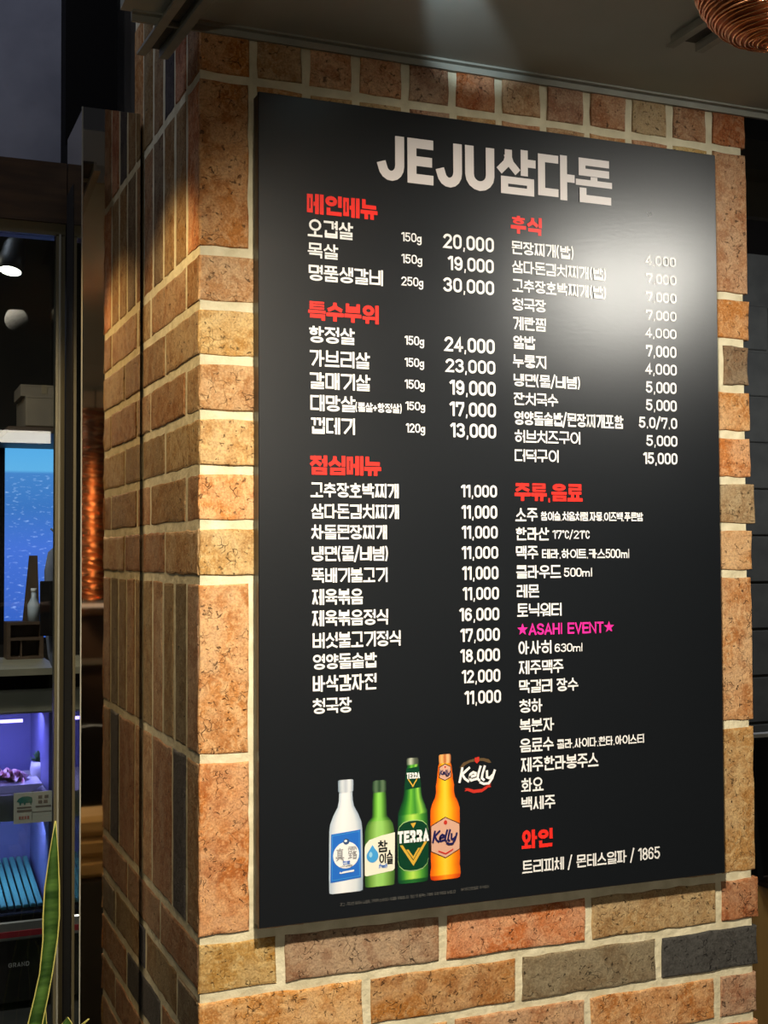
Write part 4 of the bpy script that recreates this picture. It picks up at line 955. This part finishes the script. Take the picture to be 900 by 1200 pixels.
g = Geo(); g.box(9, 8, -1.5, 9.3, 9.5, 0); g.put('bracket', DARKSTEEL, sh)
TANB = noisy('tan_carton', (.16, .125, .085), (.20, .155, .10), 12, .8, .05)
pbox('carton', 'tan carton on the high shelf, lowest of its stack', 'box', TANB, (q1[0], q1[1]+2, q1[2]-.12, q1[3]), 51, 56, 0, 'cartons on the high shelf')
pbox('carton', 'flat tan carton lying on the larger carton on the high shelf', 'box', TANB, (q2[0], q2[1]+1.2, q1[3]+.1, q1[3]+.1+(q2[3]-q2[2])), 51.5, 55, 0, 'cartons on the high shelf')
# leaning brown boards and dark cabinet under/right of the screen
lb = [(2.79, 6.936), (3.205, 6.934), (3.417, 0.823), (2.227, 0.868)]
g = Geo(); g.prism(lb, 1, 50, 50.4); o = g.put('leaning_panel', WOODD); tag(o, 'tapering brown wooden panel leaning in front of the blue screen', 'panel')
cb = (1.408, 3.342, 0.261, 2.25)
cb = (cb[0], cb[1], Zs[790]+.36, Zs[790]+.36+cb[3]-cb[2])
sr = empty('shelf_unit', ((cb[0]+cb[1])/2, 49, cb[2])); tag(sr, 'low brown open shelf unit standing on the pale board', 'shelf')
W_ = cb[1]-cb[0]; H_ = cb[3]-cb[2]
for nm, a in (('side_panel', (-W_/2, -.7, 0, -W_/2+.2, .9, H_)), ('side_panel', (W_/2-.2, -.7, 0, W_/2, .9, H_)), ('shelf_board', (-W_/2+.2, -.7, H_*.5, W_/2-.2, .9, H_*.5+.15)), ('shelf_board', (-W_/2+.2, -.7, H_-.15, W_/2-.2, .9, H_)), ('shelf_board', (-W_/2+.2, -.7, 0, W_/2-.2, .9, .12)), ('back_panel', (-W_/2+.2, .8, 0, W_/2-.2, .9, H_)), ('divider', (-W_*.12, -.6, .12, -W_*.08, .8, H_*.5))):
    g = Geo(); g.box(*a); g.put(nm, WOODD, sr)
bb = empty('glass_bottle', (cb[1]-.45, 49, cb[2]+H_)); tag(bb, 'small white bottle standing on the low brown shelf unit', 'bottle')
g = Geo(); g.lathe([(.01, 0), (.32, 0), (.34, .9), (.14, 1.3), (.13, 1.6), (.01, 1.6)], 0, 0, 16); g.put('body', mat('frosted_bottle', (.4, .45, .5), .3), bb); g = Geo(); g.lathe([(.01, 1.6), (.16, 1.6), (.16, 1.8), (.01, 1.8)], 0, 0, 12); g.put('cap', mat('cap_white', (.6, .6, .6), .4), bb)
# coat hanging by the frame
cx_, cz_ = (2.915, 7.375); zb_ = 1.436
co = empty('hanging_coat', (cx_, 40, zb_)); tag(co, 'grey-blue coat hanging beside the frame of the glass partition', 'coat')
g = Geo(); hh_ = cz_-zb_; prof = [(.15, 0), (.38, .6), (.5, hh_*.3), (.55, hh_*.55), (.6, hh_*.8), (.45, hh_*.95), (.12, hh_)]
P_ = []; F_ = []
for i, (r_, z_) in enumerate(prof):
    for k in range(18): a = 2*math.pi*k/18; q = r_*(1+.13*math.sin(5*a+z_*.3)); P_.append((q*math.cos(a), q*math.sin(a)*.5, z_))
for i in range(len(prof)-1):
    for k in range(18): F_.append((i*18+k, i*18+(k+1) % 18, (i+1)*18+(k+1) % 18, (i+1)*18+k))
g.add(P_, F_, True); g.put('cloth', noisy('slate_cloth', (.07, .08, .11), (.12, .13, .17), 14, .9, .2), co)
g = Geo(); g.tube([(0, 0, hh_), (0, 0, hh_+.5), (.12, 0, hh_+.6), (.2, 0, hh_+.5)], .03); g.put('hook', STEEL, co)
g = Geo(); g.box(-.85, -.5, hh_*.28, -.15, -.35, hh_*.72, .04); g.put('dark_bag_panel', BLACK, co)
hg = empty('coat_stand', (cx_+2.2, 40, FZ)); tag(hg, 'dark metal coat stand that carries the grey-blue coat', 'coat stand')
g = Geo(); g.lathe([(.02, 0), (2.2, 0), (2.2, .2), (.02, .3)], 0, 0, 24); g.put('base', DARKSTEEL, hg); g = Geo(); g.tube([(0, 0, .2), (0, 0, cz_-FZ+1.2)], .12); g.put('pole', DARKSTEEL, hg)
g = Geo(); g.tube([(0, 0, cz_-FZ+.52), (-2.3, 0, cz_-FZ+.62), (-2.5, 0, cz_-FZ+.85)], .05); g.put('arm', DARKSTEEL, hg)
# glowing stand-in behind the glass for a downlight reflected in the pane
lx = (-0.328, 30.0, 18.343)
sp_ = empty('lamp_reflection', (lx[0], lx[1], lx[2])); tag(sp_, 'black housing with a bright white disc behind the glass, standing in for a reflected downlight', 'lamp')
for o_ in (0,):
    g = Geo(); g.lathe([(.44, 0), (.50, .02), (.52, .55), (.42, 1.2), (.25, 1.5), (.02, 1.55)], 0, 0, 24); a_ = g.put('housing', mat('black_housing', (.012, .012, .012), .5), sp_); g = Geo(); g.lathe([(.43, .02), (.36, .0), (.2, -.02), (.01, -.025)], 0, 0, 24); b_ = g.put('lens', mat('reflected_disc', (1, 1, .9), .4, 0, (1, .95, .78), 8), sp_)
    g = Geo(); g.tube([(0, 0, 1.5), (0, 0, 3.0)], .06); g.put('stem', DARKSTEEL, sp_)
sp_.rotation_euler = (math.radians(-13), math.radians(10), 0)
bx2 = Geo(); bx2.box(lx[0]-8, lx[1]-.3, lx[2]+2.9, -1.9, lx[1]+.3, lx[2]+3.2); o = bx2.put('lighting_track', BLACK); tag(o, 'black lighting track above the stand-in downlight behind the glass', 'rail')

# snake plant in front of the partition
sn = empty('snake_plant', (-2.3, 5.2, -6.2)); tag(sn, 'snake plant with tall yellow-edged green leaves in front of the glass', 'plant')
LEAF = noisy('banded_leaf', (.02, .06, .010), (.09, .19, .035), 34, .4, .1, stretch=(.5, .5, 2.4)); EDGE = mat('yellow_leaf_edge', (.62, .58, .16), .45)
def leaf(pts, wds, ang=0):
    """pts: centre line (x, y, z) absolute; leaf blade with a folded section and pale margins"""
    g = Geo(); e = Geo(); V = []; n = len(pts); L1 = []; R1 = []
    for i, (p, w_) in enumerate(zip(pts, wds)):
        p = Vector(p)-Vector((-2.3, 5.2, -6.2)); s_ = Vector((math.cos(ang), math.sin(ang), 0))*w_/2; bk = Vector((-math.sin(ang), math.cos(ang), 0))*w_*.12
        V += [p-s_, p+bk, p+s_, p+bk*1.4]; L1.append(p-s_); R1.append(p+s_)
    F = []
    for i in range(n-1):
        for k in range(4): F.append((i*4+k, i*4+(k+1) % 4, i*4+4+(k+1) % 4, i*4+4+k))
    g.add(V, F, True); g.put('leaf', LEAF, sn)
    for S3 in (L1, R1):
        e.tube(S3, [max(w_*.05, .010) for w_ in wds], 6)
    e.put('leaf_margin', EDGE, sn.children[-1])
LV = [[(-1.752, 5.6, 1.215), (-1.769, 5.6, 0.89), (-1.785, 5.6, 0.53), (-1.818, 5.6, -0.19), (-1.833, 5.6, -0.82), (-1.849, 5.6, -1.269), (-1.934, 5.6, -1.977), (-2.038, 5.6, -2.501), (-2.175, 5.6, -3.107), (-2.278, 5.6, -3.715), (-2.342, 5.6, -4.769), (-2.372, 5.6, -5.825)],
      [(-1.924, 5.8, -2.49), (-1.976, 5.8, -2.843), (-1.992, 5.8, -3.291), (-2.006, 5.8, -4.008), (-2.037, 5.8, -4.9), (-2.068, 5.8, -5.968)]]
SCL = 0.018
leaf(LV[0], [w_*SCL for w_ in (1, 5, 10, 17, 19, 17, 15, 16, 17, 18, 16, 12)]); leaf(LV[1], [w_*SCL for w_ in (1, 8, 14, 18, 16, 12)], .4)
LW = [[(-1.63, 4.6, -2.619), (-1.647, 4.6, -2.755), (-1.679, 4.6, -3.271), (-1.847, 4.6, -4.281), (-2.08, 4.6, -5.443)], [(-1.228, 4.4, -2.644), (-1.366, 4.4, -2.745), (-1.571, 4.4, -3.13), (-1.84, 4.4, -4.204), (-2.072, 4.4, -5.358)]]
leaf(LW[0], [w_*SCL for w_ in (1, 12, 26, 22, 12)], .1); leaf(LW[1], [w_*SCL for w_ in (1, 3, 12, 16, 12)], .3)
g = Geo(); g.lathe([(.02, -3.2), (1.2, -3.2), (1.45, -1.2), (1.6, .0), (1.5, 0), (1.4, -.15), (.02, -.2)], 0, 0, 28); g.put('pot', mat('dark_planter', (.04, .035, .03), .5), sn)
g = Geo(); g.lathe([(.02, 0), (1.5, 0), (1.6, .3), (1.5, .3), (.3, .5), (.3, 5.4), (1.0, 5.6), (1.0, 6.06), (.02, 6.06)], -2.3, 5.2, 24)
o = g.put('plant_stand', DARKSTEEL); o.location = vec(0, 0, FZ); tag(o, 'dark metal stand under the snake plant pot', 'stand')

# right-hand edge: dark stacked menus and a wooden post
a_, b_, c_, d_ = ((18.474, 8.0, -2.561), (18.934, 8.0, -2.607), (18.547, 8.0, 1.491), (19.005, 8.0, 1.265))
mh = empty('black_folder', (a_[0], 8, a_[2])); tag(mh, 'black upright folder with a pale top edge right of the pillar', 'folder')
w2 = 3.0; h2 = c_[2]-a_[2]
g = Geo(); g.prism([(-.8, 0), (w2, 0), (w2, h2*.98), (-.8, h2)], 1, 0, .25); g.put('cover', mat('black_leatherette', (.008, .008, .009), .35), mh)
g = Geo(); g.prism([(-.1, .0), (.1, 0), (-.35, h2*.97), (-.5, h2*.97)], 1, -.3, -.02); g.put('spine', mat('soft_black', (.02, .022, .025), .3), mh)
g = Geo(); g.box(-.8, -.1, h2, w2, .2, h2+.1); g.put('page_edge', mat('pale_pages', (.5, .5, .48), .6), mh)
e0, e1 = (18.625, -2.65)
pr_ = empty('wooden_side_post', (e0, 8, FZ)); tag(pr_, 'honey-coloured wooden cabinet edge standing right of the pillar base', 'cabinet')
OAK = noisy('honey_oak', (.42, .22, .05), (.56, .31, .08), 5, .45, .05, stretch=(6, 6, .5))
g = Geo(); g.box(.0, -.6, 0, 4.2, 2.4, e1-FZ-.12, .05); g.put('carcass', OAK, pr_); g = Geo(); g.box(-.08, -.7, e1-FZ-.12, 4.3, 2.5, e1-FZ); g.put('top', WOODD, pr_)
g = Geo(); g.box(1.2, -.64, 1, 4.0, -.6, e1-FZ-.5, .01); g.put('door', OAK, pr_)

# ---------------------------------------------------------------- dining side, seen only in the mirror column
r1 = (6.585, -41.95, 4.397); r2 = (6.549, -41.95, 15.43); rw = 1.7199999999999998
wire_lamp((r1[0]+.1, r1[1], r1[2]), rw*.62, r2[2]-r1[2], 'tall copper wire cylinder lamp reflected in the mirrored column', 46, CEIL)
spot('cylinder_fill', (r1[0]-5, r1[1]+9, r1[2]+7), (r1[0], r1[1], r1[2]+3), 15, (1, .62, .3), 50, .5, .1)  # added spot gives the copper cylinder its glow from outside
t0 = (6.912, -43.95, 3.823)
tb = empty('serving_counter', (t0[0], t0[1]-4, FZ)); tag(tb, 'dark wooden serving counter below the copper cylinder lamp, reflected in the mirror', 'counter')
zt_ = t0[2]-FZ; WOODM = noisy('warm_wood', (.16, .075, .03), (.24, .12, .05), 8, .35, .1)
g = Geo(); g.box(-6, -3, zt_-.5, 9, 4, zt_, .08); g.put('worktop', WOODM, tb)
g = Geo(); g.box(-5.6, -2.6, 0, 8.6, 3.4, zt_-.5); g.put('front_panel', mat('counter_front', (.09, .06, .05), .5), tb)
g = Geo(); g.box(-6, 3.9, zt_-3.4, 9, 4.2, zt_-3.0, .05); g.put('edge_rail', CHROME, tb)
ch0 = (5.259, -33.95, -1.843); zb0 = -5.997
chr_ = empty('dining_chair', (ch0[0], ch0[1], FZ)); tag(chr_, 'dark rounded-back dining chair reflected low in the mirrored column', 'chair')
BLK = mat('dark_upholstery', (.012, .009, .007), .5); hb = ch0[2]-FZ; h0 = 6.7
g = Geo(); g.prism([(3.2*math.cos(a)*1, hb-2.4+2.4*math.sin(a)) for a in [math.pi*k/12 for k in range(13)]]+[(-3.0, h0+.6), (3.0, h0+.6)], 1, -.35, .15); g.put('backrest', BLK, chr_)
g = Geo(); g.box(-3.1, .15, h0, 3.1, 5.8, h0+.9, .15); g.put('seat', BLK, chr_)
for x_ in (-2.7, 2.7):
    for y_ in (.5, 5.3): g = Geo(); g.box(x_-.2, y_-.2, 0, x_+.2, y_+.2, h0); g.put('leg', BLK, chr_)
bk = (2.926, -19.95, -3.444); bk2 = (2.934, -19.95, -5.917)
bl = empty('folded_blanket', (bk[0], bk[1], bk2[2])); tag(bl, 'folded tan ribbed cloth reflected low in the mirrored column', 'cloth')
TAN = noisy('tan_cloth', (.50, .30, .11), (.62, .40, .17), 4, .9, .4, stretch=(1, 1, 6)); nf = 3; hh3 = (bk[2]-bk2[2])/nf
for k in range(nf):
    g = Geo(); g.box(-2.2+.1*k, -1.2, k*hh3, 2.4, 1.2, (k+1)*hh3-.03, .25*hh3); g.put('fold', TAN, bl)
st = bx('low_stool', BLK, None, bk[0]-2.6, bk[1]-1.6, FZ, bk[0]+2.8, bk[1]+1.6, bk2[2]-.02); tag(st, 'plain black stool block under the folded tan cloth', 'stool')
spot('cloth_fill', (bk[0]-3, bk[1]+3, bk[2]+9), (bk[0], bk[1], bk2[2]), 7, (1, .8, .5), 40, .5, .05)  # added spot brightening the cloth for its reflection
